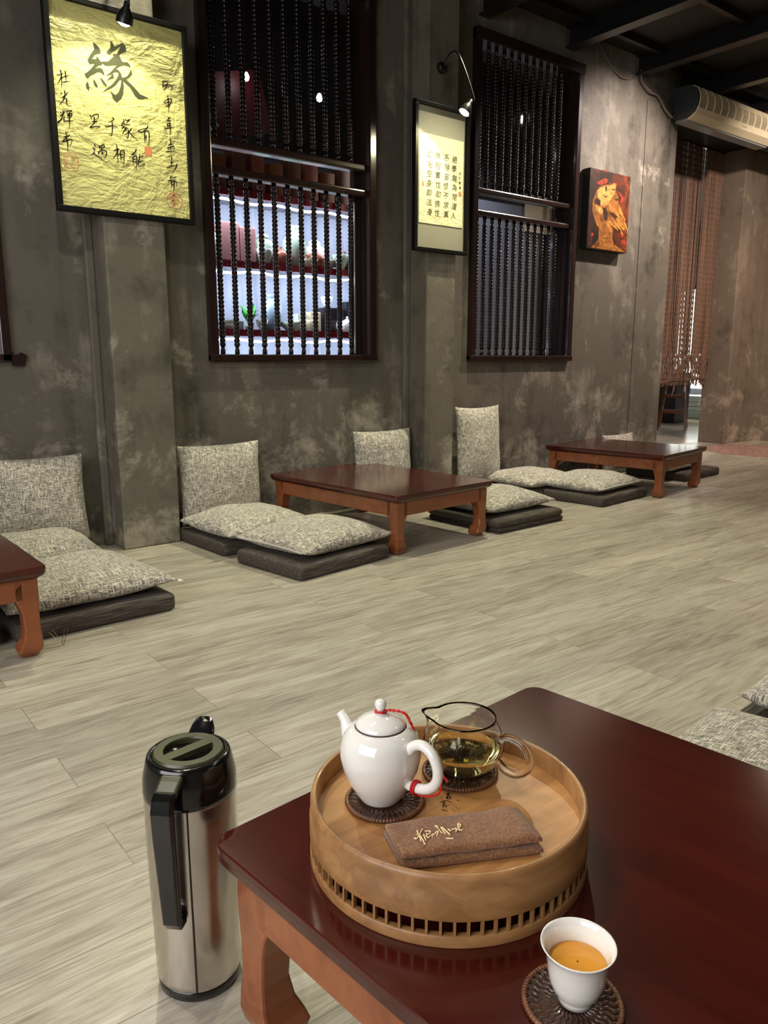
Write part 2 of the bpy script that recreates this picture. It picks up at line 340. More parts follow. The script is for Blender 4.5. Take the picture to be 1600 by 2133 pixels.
SMALL=[[-162,-20,-157,-25,-153,-38],[-152,-24,-137,-13,-121,-11,-124,-26,-141,-35],[-141,-23,-142,-46,-142,-52],[-151,-46,-128,-41,-148,-51],[-142,-52,-164,-75,-136,-64,-115,-62,-139,-75],[-55,-10,-48,-20,-75,-35],[-92,-55,-83,-58,-60,-48,-39,-48,-29,-55],[-57,-29,-56,-48,-59,-76,-66,-96,-76,-86],[0,-8,2,-19,-7,-31,-15,-43],[12,-7,9,-15],[13,-15,30,-8,12,-25],[0,-27,11,-32,33,-28],[-13,-39,-1,-41,-6,-50],[-11,-53,1,-45,15,-44],[15,-44,-2,-65,-10,-79],[3,-49,10,-54,9,-63],[18,-46,21,-63,19,-81,14,-94,8,-80],[37,-43,30,-55,14,-71,-6,-81],[25,-64,42,-79,69,-95],[121,-14,120,-23,109,-37,96,-50,77,-55,72,-50,95,-37,120,-29,150,-27],[104,-49,101,-76,102,-102],[104,-49,119,-42,125,-48,124,-77,121,-106,113,-99],[108,-64,111,-70,105,-75,110,-83,105,-91],[-150,-146,-143,-157],[-157,-162,-150,-170,-154,-179],[-166,-196,-151,-183,-152,-189,-132,-201,-106,-215,-85,-216],[-127,-149,-123,-166],[-124,-153,-105,-141,-104,-154,-122,-164],[-116,-152,-117,-165],[-132,-174,-131,-191],[-133,-180,-114,-166,-93,-170,-97,-190,-105,-199,-109,-194],[-114,-171,-115,-188],[-117,-184,-105,-178],[-42,-130,-40,-153,-40,-190,-40,-219],[-57,-161,-29,-147],[-34,-150,-47,-176,-65,-198],[-25,-157,-25,-185,-23,-200],[-25,-159,-8,-151,-8,-181,-12,-212,-19,-206],[-40,-177,-21,-167],[-22,-174,-12,-170],[-22,-187,-13,-184],[52,-136,53,-145,31,-167,58,-154],[38,-174,35,-196,40,-216],[38,-176,53,-167,55,-193,49,-225,42,-217],[39,-187,52,-183],[40,-198,52,-194],[70,-156,69,-178,63,-194,63,-214,94,-200,84,-211],[87,-162,72,-171],[66,-194,91,-184],[-299,129,-290,128,-265,142],[-284,151,-278,134,-281,74],[-278,127,-287,107,-300,87],[-277,118,-269,123],[-261,151,-259,131,-259,108],[-270,124,-243,135],[-276,100,-240,112],[-269,67,-269,46],[-286,56,-282,46],[-255,61,-268,47,-283,32,-258,49],[-270,44,-279,22,-300,-2],[-271,32,-263,32,-264,13,-257,4,-242,5],[-283,-20,-284,-42],[-296,-29,-291,-36],[-273,-21,-286,-38,-299,-48,-277,-36],[-287,-42,-293,-59,-309,-78,-306,-70,-281,-57],[-281,-46,-282,-76],[-267,-20,-266,-29],[-267,-22,-243,-15,-249,-23],[-262,-31,-263,-49],[-264,-32,-244,-28,-251,-45,-266,-51],[-262,-40,-247,-35],[-279,-66,-239,-58],[-255,-22,-259,-93],[-278,-112,-275,-128],[-270,-110,-266,-115],[-289,-138,-262,-124],[-260,-121,-297,-159,-258,-142,-253,-150,-266,-175],[-277,-138,-273,-165,-275,-199],[209,201,246,211],[212,198,209,171],[211,177,235,193,261,187,250,168],[235,199,227,178,210,160],[237,182,241,179],[233,140,236,104,235,63],[212,114,219,98],[217,115,251,129,243,102,219,97],[227,108,243,114],[219,89,247,96],[238,43,222,20],[225,20,247,30],[223,8,244,15],[224,9,223,-6],[224,-2,244,3],[206,-19,260,-1],[238,20,237,-39],[228,-64,245,-61],[237,-66,236,-84,229,-88],[222,-92,249,-83],[218,-101,224,-118],[221,-104,252,-93,251,-111],[235,-99,234,-114],[208,-125,261,-114],[239,-143,236,-167],[230,-174,248,-165],[234,-167,237,-185],[209,-202,240,-187,272,-183],[264,-175,256,-197,233,-223],[223,-250,230,-240,243,-247],[243,-244,257,-236],[210,-263,256,-251],[229,-255,230,-294],[246,-256,239,-317],[230,-267,256,-260,253,-285],[230,-279,245,-275]]
SEAL=[[-304,-207,-240,-205,-237,-274,-305,-275,-304,-207],[-297,-216,-276,-220,-273,-212],[-294,-223,-291,-246,-275,-234],[-266,-216,-244,-218,-262,-225,-245,-230,-265,-237],[-269,-247,-265,-259,-249,-247],[-263,-265,-248,-266,-245,-249],[-299,-252,-279,-249,-297,-261],[-297,-261,-275,-267,-297,-269]]
SQ=[[98,-121,134,-115,136,-156,98,-160]]
OV=[[242,-353,276,-355,239,-317]]
EMB=[[-769,157,-759,124,-697,152,-562,231],[-641,249,-705,124,-745,53],[-699,188,-667,181],[-667,181,-705,73,-749,-27],[-630,135,-687,25],[-572,176,-519,135,-562,99,-613,104,-629,47,-583,63],[-595,124,-584,99],[-561,63,-516,63,-572,37,-462,73],[-485,73,-440,73,-518,11],[-393,188,-393,125,-426,26],[-378,167,-428,11],[-357,114,-405,-25],[-344,104,-373,-76],[-313,26,-315,-25],[-289,-10,-224,-26,-267,-72],[-262,-67,-138,-21,-135,31,-210,-72,-172,-93]]
TAG=[[-462,-93,-392,-156]]
LOGO=[[540,981,573,947,603,910],[582,970,455,875,549,866],[313,859,413,844,440,749],[519,889,476,816],[309,800,361,801],[258,757,327,765,291,711],[207,715,263,641],[380,849,287,776],[550,758,542,722],[543,957,522,865],[482,918,454,833]]
HEAD=[-273,39,-260,91,-222,153,-176,184,-103,204,-65,209,-40,212,-4,233,22,227,27,202,20,183,35,156,64,130,60,104,69,79,103,61,126,26,90,-8,87,-38,117,-76,87,-105,26,-85,16,-112,13,-149,12,-205,35,-244,137,-277,206,-298,-31,-298,-263,-296,-199,-250,-171,-218,-172,-138,-211,-116,-239,-72,-268,-24]
EAR=[-236,29,-212,36,-186,21,-142,15,-128,-2,-144,-25,-175,-29,-214,-8]
FACE=[-209,147,-163,178,-102,193,-40,205,3,225,21,205,-11,172,16,153,-13,121,-42,95,-64,56,-112,36,-163,41,-191,78,-218,103]
DARKS=[[-125,179,-101,189,-95,154,-110,149],[-146,126,-119,112,-89,119,-94,107,-125,104],[-37,176,-12,183,8,174,-11,168],[14,109,52,117,67,101,29,93],[-142,18,-99,27,-71,-3,-69,-54,-95,-82,-117,-52],[-52,-1,6,-2,66,-25,42,-50,-18,-23],[-251,67,-217,89,-172,73,-175,36,-212,39,-243,43]]
REDS=[[-233,205,-167,231,-132,247,-87,242,-104,214,-176,191,-219,192],[-6,252,20,249,42,215,30,206,21,234],[130,-210,169,-195,210,-206,213,-237,140,-241],[34,170,93,163,142,132,126,93,88,81,97,126],[-149,305,-88,313,-124,294],[-267,-183,-242,-184,-246,-210,-271,-205],[123,-139,177,-149,167,-180,127,-176]]
BEARD=[[64,60,113,28,179,-39,167,-52,96,1],[-53,-63,27,-92,122,-131,110,-140,16,-112,-51,-81],[-16,-41,85,-86,158,-154,138,-160,55,-108],[33,-17,116,-64,174,-115,162,-128,85,-86],[-77,-73,-16,-115,8,-157,-12,-152,-61,-112]]
CORN=[-315,315,236,310,206,-302,-330,-301]# ---------------------------------------------------------------- the room
WY = 4.18      # face of the left wall
PY = 3.98      # face of its pillars
CH = 3.45
struct(MB().box(-3.0, 11.0, -2.6, 5.05, -.12, 0).build('floor', 'floor'))
struct(MB().box(-3.0, 11.0, -2.6, 5.05, CH, CH + .08).build('ceiling', 'ceiling'))
OPEN = [(-0.35, .945, .985, 3.22), (2.0, 3.2, .985, 3.22), (4.06, 5.23, .985, 3.22)]   # window openings x0,x1,z0,z1
mb = MB(); xs = -3.0
for x0, x1, z0, z1 in OPEN:
    mb.box(xs, x0, WY, WY + .12, 0, CH); mb.box(x0, x1, WY, WY + .12, 0, z0); mb.box(x0, x1, WY, WY + .12, z1, CH); xs = x1
mb.box(xs, 6.6, WY, WY + .12, 0, CH)
mb.box(6.48, 6.6, WY + .12, 5.05, 0, CH)
struct(mb.build('wall_left', 'wall'))
struct(MB().box(6.6, 9.6, WY, WY + .10, 3.10, CH).box(6.6, 9.6, WY + .10, 5.05, 3.30, CH - .01).build('trim_8', 'ceiling'))
struct(MB().box(9.6, 9.75, -2.6, 5.05, 0, CH).build('wall_end', 'wall_far'))
struct(MB().box(8.87, 9.6, 4.72, 5.05, 0, CH).build('trim_9', 'wall_far', bevel=.008))
struct(MB().box(-3.0, 9.6, -2.75, -2.6, 0, CH).build('wall_right', 'wall_far'))
struct(MB().box(-3.12, -3.0, -2.6, WY, 0, .5).box(-3.12, -3.0, -2.6, WY, 2.9, CH).build('wall_front', 'wall'))
# pillars with their slim rebates
def pillar(n, x0, x1, xs0):
    mb = MB().box(x0, x1, PY, WY, 0, CH).box(xs0, x0, WY - .035, WY, 0, CH).box(x1, x1 + .02, WY - .03, WY, 0, CH)
    struct(mb.build('trim_%d' % n, 'pillar', bevel=.008, seg=2))
pillar(1, 1.375, 1.69, 1.33); pillar(2, 3.485, 3.745, 3.44)
struct(MB().box(6.12, 6.30, WY - .008, WY, 0, CH - .3).build('trim_3', 'wall', bevel=.006))
# steel beams under the ceiling, running away from the left wall
def beam(n, x, zt=CH, dz=.135, dx=.10):
    mb = MB().box(x - .008, x + .008, -2.6, WY, zt - dz, zt).box(x - dx / 2, x + dx / 2, -2.6, WY, zt - dz - .012, zt - dz).box(x - dx / 2, x + dx / 2, -2.6, WY, zt - .012, zt)
    struct(mb.build('trim_%d' % n, 'beam'))
for i, x in enumerate((4.16, 5.08, 5.98, 6.9, 7.8, 8.7, 3.2, 2.2)): beam(10 + i, x)
for i, y in enumerate((3.95, 3.25, 2.5, 1.75)):
    struct(MB().box(2.2, 9.6, y - .02, y + .02, CH - .055, CH).build('trim_%d' % (20 + i), 'beam'))

# ---------------------------------------------------------------- windows with turned balusters
def bead_spindle(h, pitch=.0240, r=.0182, stub=.05):
    prof = [(.0145, 0), (.0145, stub * .7), (.010, stub * .75)]
    n = int((h - 2 * stub) / pitch); p = (h - 2 * stub) / n
    for i in range(n):
        z = stub + i * p
        prof += [(.0125, z), (r * .93, z + p * .22), (r, z + p * .5), (r * .93, z + p * .78)]
    prof += [(.0095, h - stub), (.010, h - stub * .75), (.0145, h - stub * .7), (.0145, h)]
    return MB().lathe(prof, 10)
def window(n, x0, x1, z0, z1, count, bx0, bx1, pw=.055):
    root = struct(empty('window_%d' % n, ((x0 + x1) / 2, WY, z0)))
    ox, oy, oz = root.location
    X = lambda v: v - ox; Z = lambda v: v - oz
    f = .055; y0, y1 = -.035, .09
    mb = MB().box(X(x0), X(x0 + f), y0, y1, 0, z1 - z0).box(X(x1 - f), X(x1), y0, y1, 0, z1 - z0)
    mb.box(X(x0), X(x1), y0 - .01, y1, -.005, .04).box(X(x0), X(x1), y0 - .012, y1, z1 - z0 - .075, z1 - z0)
    mb.build('frame', 'dark_wood', root, bevel=.007)
    MB().box(X(x1 - f - pw), X(x1 - f), .07, .11, .04, z1 - z0 - .07).build('side_panel', 'dark_wood', root, bevel=.004)
    for a in (2.035, 2.185):
        mb = MB().box(X(x0 + f * .7), X(x1 - f * .7), -.005, .075, Z(a) - .022, Z(a) + .022)
        mb.build('rail', 'dark_wood', root, bevel=.012, seg=3)
    lo = bead_spindle(2.013 - 1.02); hi = bead_spindle(3.15 - 2.207)
    first = {}
    for i in range(count):
        x = bx0 + (bx1 - bx0) * i / (count - 1)
        for nm, src, zz in (('lo', lo, 1.02), ('hi', hi, 2.207)):
            if nm not in first:
                o = src.build('baluster', 'bead_wood', root, smooth=True); first[nm] = o
            else:
                o = first[nm].copy(); col.objects.link(o)
            o.location = (X(x), .035, Z(zz))
    MB().box(X(x0 + f), X(x1 - f), .098, .102, .04, z1 - z0 - .07).build('pane', 'pane', root)
    MB().box(X(x1 - f - pw - .002), X(x1 - f - pw + .006), .06, .068, .05, 1.0).build('sliding_edge', 'steel', root)
    return root
window(1, 2.0, 3.2, .985, 3.22, 11, 2.11, 3.04)
window(2, 4.06, 5.23, .985, 3.22, 12, 4.17, 5.04, .10)
# the cut-off window at the far left, with its chipped sill
r3 = struct(empty('window_3', (.3, WY, .985)))
MB().box(-.65, -.59, -.03, .09, 0, 2.23).box(.60, .645, -.03, .09, 0, 2.23).box(-.65, .645, -.03, .09, 0, .04).box(-.65, .645, -.03, .09, 2.17, 2.23).build('frame', 'dark_wood', r3, bevel=.006)
MB().add([(.645, -.02, -.02), (.70, -.02, -.02), (.715, -.02, .03), (.69, -.02, .045), (.66, -.02, .03), (.645, -.02, .05),
          (.645, .02, -.02), (.70, .02, -.02), (.715, .02, .03), (.69, .02, .045), (.66, .02, .03), (.645, .02, .05)],
         [(0, 1, 2, 3, 4, 5), (11, 10, 9, 8, 7, 6)] + [(i, i + 6, (i + 1) % 6 + 6, (i + 1) % 6) for i in range(6)]).build('sill_end', 'dark_wood', r3)
MB().box(-.6, .6, .05, .054, .04, 2.17).build('pane', 'pane', r3)

# ---------------------------------------------------------------- rooms beyond the windows and the opening
struct(MB().box(-3.0, 20, 5.05, 13, -.12, -.002).build('floor_outside', 'outer_floor'))
struct(MB().box(-3.0, 7.4, 6.3, 6.4, 0, 2.72).box(7.3, 7.4, 6.3, 12, 0, 3.9).box(7.3, 20, 12, 12.1, 0, 3.9).box(17.5, 17.6, 5, 12, 0, 3.9).build('wall_outside', 'outer_wall'))
struct(MB().box(-3.0, 7.4, 6.26, 6.4, 2.72, 3.9).build('trim_31', 'ceiling'))
struct(MB().box(-3.0, 20, 5.06, 13, 3.9, 4.0).build('ceiling_outside', 'ceiling'))
struct(MB().box(9.6, 17.6, 4.95, 5.05, 0, 3.9).build('wall_passage', 'outer_wall'))
lamp('AREA', 'fill_beyond_curtain', (13.5, 8.8, 3.6), (13.2, 8.5, 0), 260, (1, .97, .9), 3.0, 2.5)  # added fill lamp brightening the space behind the bead curtain
lamp('SPOT', 'fill_beyond_windows', (5.9, 5.45, 3.3), (6.2, 6.3, 1.2), 60, (.86, .9, 1), .05, angle=110, blend=.8)  # added fill lamp so the wall behind the second window looks lit
lamp('AREA', 'fill_beyond_cut_window', (.5, 5.6, 2.6), (.6, 6.2, 1.3), 22, (.95, .9, 1), 1.0, .6)  # added lamp lighting the pale backdrop of the cut-off window
struct(MB().box(-1, 1.9, 6.2, 6.3, 0, 3).build('wall_bright_backdrop', plain('pale_backdrop', lin(214, 204, 210), .8)))  # added pale wall giving pinkish brightness behind the cut-off window
# display shelf of tea ware seen through the first window
root = tag(empty('display_shelf', (3.4, 5.5, 0)), 'long red-edged display shelf lit by cool strips, behind the first balustered window', 'shelf')
MB().box(-1.1, .9, .16, .19, .3, 2.5).build('back_panel', 'shelf_back', root)
for z in (.72, 1.19, 1.68, 2.175):
    b = MB().box(-1.1, .9, -.20, .16, z - .02, z + .018).build('shelf_board', 'dark_wood', root, bevel=.003)
    MB().box(-1.1, .9, -.212, -.20, z - .025, z + .025).build('edge_strip', 'shelf_red', b)
    pts = [(-1.08 + 1.96 * i / 30, -.185, z - .055 + .008 * math.sin(i * .9 + z * 7)) for i in range(31)]
    MB().tube(pts, .009, 6).build('light_strip', 'led', b)
MB().box(-1.13, -1.1, -.2, .19, 0, 2.5).build('side_board', 'dark_wood', root)
MB().box(.9, .93, -.2, .19, 0, 2.5).build('side_board', 'dark_wood', root)
for z in (.68, 1.13, 1.62, 2.11):
    l = lamp('AREA', 'shelf_light', (3.3, 5.34, z), (3.3, 5.62, z - .42), 15, (.80, .88, 1), 1.9, .02)
C_ = {'celadon': lin(186, 208, 190), 'white': lin(226, 230, 226), 'clay': lin(184, 104, 84), 'pink': lin(206, 150, 150), 'brown': lin(130, 82, 60), 'black': lin(30, 30, 36), 'cream': lin(222, 208, 176), 'blue': lin(150, 176, 200), 'wood': lin(158, 98, 62), 'grey': lin(130, 138, 142)}
for k in C_: M['w_' + k] = plain('ware_' + k, C_[k], .3)
def pot_prof(kind, s):
    return {'vase': [(.03, 0), (.05, .02), (.068, .08), (.06, .14), (.03, .18), (.024, .2), (.034, .215), (.026, .213)],
            'jar': [(.04, 0), (.055, .02), (.06, .08), (.052, .12), (.03, .13), (.034, .135), (.03, .15), (.008, .16), (.012, .17), (.006, .178)],
            'cup': [(.02, 0), (.022, .01), (.04, .05), (.045, .08), (.041, .08), (.034, .04), (.01, .02)],
            'bowl': [(.03, 0), (.032, .01), (.07, .04), (.085, .07), (.08, .07), (.06, .035), (.01, .015)],
            'teapot': [(.035, 0), (.06, .02), (.072, .055), (.06, .09), (.035, .105), (.02, .115), (.006, .12), (.012, .13), (.006, .14)]}[kind]
def ware(kind, x, z, s, c, label, y=5.42, sy=1.0):
    g = 'tea ware on the lit shelf behind the first window'
    if kind == 'box':
        o = MB().box(-.05 * s, .05 * s, -.05, .05, 0, .1 * s * sy).build('tea_box', 'w_' + c, bevel=.004); o.location = (x, y, z)
        return tag(o, label, 'box', g)
    s *= 1.18
    pr_ = [(r * s, h * s * sy) for r, h in pot_prof(kind, s)]
    if kind == 'teapot':
        t_ = empty('display_teapot', (x, y, z)); tag(t_, label, 'teapot', g)
        MB().lathe(pr_, 20).build('body', 'w_' + c, t_, smooth=True)
        MB().tube(smooth_path([(.055 * s, 0, .05 * s), (.09 * s, 0, .06 * s), (.11 * s, 0, .1 * s)]), .011 * s, 8).build('spout', 'w_' + c, t_, smooth=True)
        MB().tube(smooth_path([(-.055 * s, 0, .085 * s), (-.1 * s, 0, .09 * s), (-.105 * s, 0, .04 * s), (-.06 * s, 0, .03 * s)]), .007 * s, 8).build('handle', 'w_' + c, t_, smooth=True)
        return t_
    nm = {'vase': 'vase', 'jar': 'lidded_jar', 'cup': 'tea_cup', 'bowl': 'tea_bowl'}[kind]
    o = MB().lathe(pr_, 20).build(nm, 'w_' + c, smooth=True); o.location = (x, y, z)
    return tag(o, label, nm.replace('_', ' '), g)
Z3, Z2, Z1 = 1.698, 1.208, .738
ware('box', 2.78, Z3, 1.5, 'pink', 'pink tea box at the left end of the middle shelf behind the window', sy=1.9)
ware('box', 2.93, Z3, 1.3, 'pink', 'pink tea box next to the leftmost box of the middle shelf', sy=2.0)
ware('vase', 2.62, Z3, 1.1, 'white', 'white vase cut by the left window edge on the middle shelf')
ware('cup', 3.05, Z3, 1.2, 'white', 'white cup before the celadon lidded jar', 5.34)
ware('bowl', 3.44, Z3, .8, 'cream', 'cream bowl before the tall celadon vase', 5.34)
ware('cup', 3.74, Z3, 1.3, 'celadon', 'celadon cup between the white bowl and brown teapot', 5.33)
ware('jar', 3.60, Z3, 1.3, 'white', 'white lidded jar behind the middle clay teapot', 5.50)
ware('cup', 3.32, Z2, .9, 'white', 'white cup before the celadon bowl on the lower shelf', 5.33)
ware('cup', 3.46, Z2, 1.0, 'cream', 'cream cup before the white tea box', 5.33)
ware('bowl', 2.72, Z2, .9, 'white', 'white bowl left of the green plant', 5.35)
ware('teapot', 3.80, Z2, .8, 'white', 'white teapot before the black boxes', 5.33)
ware('jar', 3.08, Z3, 1.25, 'celadon', 'celadon lidded jar between the pink boxes and clay teapots')
ware('teapot', 3.2, Z3, .9, 'clay', 'clay teapot in front of the celadon jar on the middle shelf', 5.36)
ware('vase', 3.36, Z3, 1.25, 'celadon', 'tall celadon vase standing in the centre of the middle shelf')
ware('teapot', 3.52, Z3, .95, 'clay', 'clay teapot right of the tall celadon vase', 5.36)
ware('bowl', 3.66, Z3 + .0, 1.0, 'white', 'white tea bowl at the foot of the brown teapot')
ware('teapot', 3.82, Z3, 1.0, 'brown', 'brown teapot right of the white bowl on the middle shelf', 5.38)
ware('cup', 3.98, Z3, 1.1, 'white', 'white cup beside the brown teapot on the middle shelf', 5.38)
ware('box', 2.80, Z2, 1.4, 'grey', 'grey box at the left end of the lower lit shelf', sy=.5)
ware('vase', 3.14, Z2, 1.1, 'blue', 'pale blue vase right of the green plant on the lower lit shelf')
ware('cup', 3.02, Z2, .9, 'white', 'white cup between the plant and the blue vase', 5.36)
ware('bowl', 3.28, Z2, .9, 'celadon', 'celadon bowl right of the pale blue vase', 5.37)
ware('box', 3.40, Z2, 1.0, 'white', 'white tea box right of the celadon bowl', sy=1.4)
ware('box', 3.52, Z2, 1.0, 'cream', 'cream tea box standing left of the black boxes', sy=1.6)
ware('box', 3.70, Z2, 2.0, 'black', 'wide black box in the middle of the lower lit shelf', sy=1.0)
ware('cup', 3.66, Z2 + .202, .9, 'white', 'white cup standing on top of the wide black box')
ware('box', 3.9, Z2, 1.5, 'black', 'tall black box right of the wide black box', sy=1.7)
ware('cup', 4.05, Z2, 1.2, 'white', 'white cup beside the tall black box', 5.37)
ORD = ('leftmost', 'second', 'third', 'fourth', 'fifth', 'sixth', 'seventh', 'eighth', 'ninth')
for i in range(9):
    o = MB().box(-.055, .055, -.06, .06, 0, .24 + .05 * ((i * 7) % 3)).build('paper_carton', 'w_' + ('wood', 'brown', 'clay')[i % 3], bevel=.004)
    o.location = (2.70 + i * .158, 5.40, 2.193); tag(o, 'brown paper carton, %s from the left in the top shelf row behind the window' % ORD[i], 'carton', 'brown cartons on the top shelf')
pl = tag(empty('potted_plant', (2.93, 5.40, Z2)), 'small bright green plant in a white pot on the lower lit shelf', 'plant')
MB().lathe([(.025, 0), (.04, .06), (.036, .06), (.03, .05)], 16).build('pot', 'w_white', pl, smooth=True)
mb = MB(); random.seed(3)
for i in range(16):
    a = i * 2.4; l = .07 + .03 * random.random(); h = .11 + .09 * random.random(); d = Vector((math.cos(a), math.sin(a), 0)); n_ = Vector((-d.y, d.x, 0)) * .022
    mb.add([d * .01 + Vector((0, 0, .05)), d * l * .6 + n_ + Vector((0, 0, h)), d * l * 1.1 + Vector((0, 0, h + .005)), d * l * .6 - n_ + Vector((0, 0, h))], [(0, 1, 2, 3)])
t = NT('leaf_green'); t.P(Base_Color=lin(70, 170, 60), Roughness=.5); M['leaf'] = t.m
mb.build('foliage', 'leaf', pl)
o = MB().box(-.03, .03, -.006, .006, 0, .36).build('hanging_banner', 'red'); o.location = (4.02, 5.27, 1.72)
tag(o, 'narrow red banner hanging before the middle shelf', 'banner')
o = MB().box(-.3, .3, -.008, .008, -.22, .22).build('shop_sign', plain('dark_red_sign', lin(84, 16, 22), .5)); o.location = (2.95, 5.6, 2.86); o.rotation_euler = (0, R(-14), 0)
tag(o, 'dark red sign board high behind the upper balusters of the first window', 'sign')
mb = MB()
for st in ([(-.26, .12), (-.2, -.1)], [(-.28, .02), (-.16, .06)], [(-.24, -.02), (-.15, -.14)], [(-.27, -.08), (-.2, -.16), (-.16, -.06)]): brush(mb, st, .016, wallM(0, -.009, 0))
mb.build('lettering', 'w_white', o)
for i, (x, y, z, l) in enumerate(((3.0, 5.45, 3.02, 'left of the two small white bulb reflections, set high behind the first window'), (3.64, 5.45, 3.0, 'right of the two small white bulb reflections, set high behind the first window'))):  # bulb reflections in the glass, built as glowing bulbs on cords beyond it
    b = tag(empty('bulb_reflection', (x, y, z)), l, 'bulb', 'bulb reflections behind the first window')
    MB().lathe([(.004, -.03), (.018, -.022), (.024, 0), (.016, .02), (.01, .03)], 14).build('bulb', 'reflection_glow', b, smooth=True)
    MB().tube([(0, 0, .03), (0, 0, .88)], .003, 6).build('flex', 'black_metal', b)
o = MB().box(-.22, .22, -.01, .01, -.2, .2).build('wall_notice', 'w_cream'); o.location = (7.16, 6.245, 2.62)
tag(o, 'blank cream board on the wall behind the second balustered window', 'board')

# ---------------------------------------------------------------- framed calligraphy on the pillars
def frame_parts(root, w_, h_, fw, fd):
    a, b = w_ / 2, h_ / 2
    MB().box(-a, a, -fd, 0, -b, -b + fw).box(-a, a, -fd, 0, b - fw, b).box(-a, -a + fw, -fd, 0, -b + fw, b - fw).box(a - fw, a, -fd, 0, -b + fw, b - fw).build('frame', 'black_frame', root, bevel=.003)
    MB().box(-a + .005, a - .005, -.006, -.001, -b + .005, b - .005).build('backing', 'black_frame', root)
p1 = tag(empty('framed_calligraphy', (1.502, PY, 2.155)), 'large black-framed yellow calligraphy sheet with one big character, on the nearer pillar', 'picture')
frame_parts(p1, .69, .94, .026, .038)
pp = MB().box(-.32, .32, -.022, -.008, -.445, .445).build('paper', 'gold_paper', p1)
LM = wallM(1.5 - 1.502, -.0225, 2.15 - 2.155)
mb = MB()
for l in BIG: mb.plate(pairs(l, .001), .0008, LM)
mb.build('main_character', 'ink_pale', pp)
mb = MB()
for l in SMALL: brush(mb, pairs(l, .001), .0027, LM)
mb.build('lettering', 'ink', pp)
mb = MB()
for k, l in enumerate(SEAL): brush(mb, pairs(l, .001), .0016, LM)
mb.build('square_seal', 'seal', pp); mb = MB()
mb.plate(pairs(SQ[0], .001), .0006, LM); mb.build('small_seal', 'seal', pp); mb = MB()
(cx, cy), (ex, ey), (tx, ty) = pairs(OV[0], .001)
mb.tube([LM @ Vector((cx + .043 * math.cos(a * PI / 16), cy + .038 * math.sin(a * PI / 16), 0)) for a in range(32)], .0016, 4, True)
for st in ([(-.03, .01), (0, .025), (.02, .01)], [(-.02, -.01), (.01, .005), (.03, -.005)], [(-.015, -.028), (.005, -.012), (.02, -.025)], [(0, .03), (-.01, 0), (.005, -.03)]): brush(mb, [(cx + a, cy + b) for a, b in st], .004, LM)
mb.build('round_seal', 'seal', pp)

p2 = tag(empty('framed_calligraphy', (3.585, PY, 2.135)), 'narrower black-framed cream calligraphy in columns, on the pillar between the windows', 'picture')
frame_parts(p2, .47, .90, .024, .038)
MB().box(-.215, .215, -.018, -.006, -.43, .43).build('mount_board', 'mount', p2)
pp = MB().box(-.19, .195, -.021, -.018, -.275, .265).build('paper', 'cream_paper', p2)
def glyphs(cols, x0, dx, z0, dz, size, mat, parent, y):
    for ci, s_ in enumerate(cols):
        mb = MB()
        for ri, ch in enumerate(s_):
            cu = bpy.data.curves.new('g', 'FONT'); cu.body = ch; cu.size = size; cu.align_x = 'CENTER'; cu.shear = .12; cu.extrude = .0003; cu.offset = size * .006
            ob = bpy.data.objects.new('g', cu); col.objects.link(ob)
            me = bpy.data.meshes.new_from_object(ob.evaluated_get(bpy.context.evaluated_depsgraph_get()))
            jx = .004 * math.sin(ci * 3 + ri * 5)
            T = wallM(x0 + ci * dx + jx, y, z0 - ri * dz) @ Matrix.Rotation(.12 * math.sin(ri * 2.3 + ci), 4, 'Z')
            mb.add([T @ v.co for v in me.vertices], [tuple(p.vertices) for p in me.polygons])
            bpy.data.objects.remove(ob); bpy.data.curves.remove(cu); bpy.data.meshes.remove(me)
        mb.build('lettering', mat, parent)
glyphs(['絶學無為閒道人', '不除妄想不求真', '無明實性即佛性', '幻化空身即法身'], .115, -.073, .128, .058, .046, 'ink_grey', pp, -.0215)
glyphs(['杜光輝書', ], .165, 0, .06, .03, .018, 'ink_grey', pp, -.0215)
mb = MB(); mb.plate([(.155, -.075), (.18, -.075), (.18, -.05), (.155, -.05)], .0006, wallM(0, -.0215, 0)); mb.build('red_seal', 'seal', pp); mb = MB(); mb.plate([(-.165, -.05), (-.15, -.05), (-.15, -.025), (-.165, -.025)], .0006, wallM(0, -.0215, 0))
mb.build('red_seal', 'seal', pp)

# picture lamps
def picture_lamp(base, tip, aim, label, energy):
    t_ = tag(empty('picture_lamp', base), label, 'lamp', 'small black picture lamps')
    b = Vector(base); e = Vector(tip) - b; d = (Vector(aim) - Vector(tip)).normalized()
    MB().lathe([(.034, 0), (.034, .012), (.026, .03), (.012, .036)], 24, Matrix.Rotation(R(90), 4, 'X')).build('wall_base', 'black_metal', t_, smooth=True, bevel=.002)
    q = d.to_track_quat('-Z', 'Y').to_matrix().to_4x4()
    up = q @ Vector((0, 0, .075))
    MB().tube(smooth_path([(0, -.03, 0), (e.x * .2, -.10, .055), (e.x * .7, e.y * .75, e.z * .1 + .04), e + up * 1.5, e + up], 6), .0055, 8).build('gooseneck', 'black_metal', t_, smooth=True)
    T = Matrix.Translation(e) @ q
    MB().lathe([(.038, 0), (.036, .022), (.028, .045), (.014, .065), (.013, .085), (.008, .09)], 24, T, cap0=False).lathe([(.0355, .001), (.033, .02), (.02, .045)], 24, T, cap0=False).build('shade', 'black_metal', t_, smooth=True)
    MB().lathe([(.030, .006), (.024, -.004), (.012, -.010), (.001, -.011)], 20, T).build('bulb', 'bulb', t_)
    p = Vector(tip) + d * .02
    l = lamp('SPOT', 'picture_lamp_light', p, p + d, energy, (1, .94, .56), .018, angle=124, blend=.22)
picture_lamp((1.50, PY, 2.86), (1.44, 3.72, 2.475), (1.41, 3.92, 2.055), 'black gooseneck lamp hanging over the large yellow calligraphy', 13)
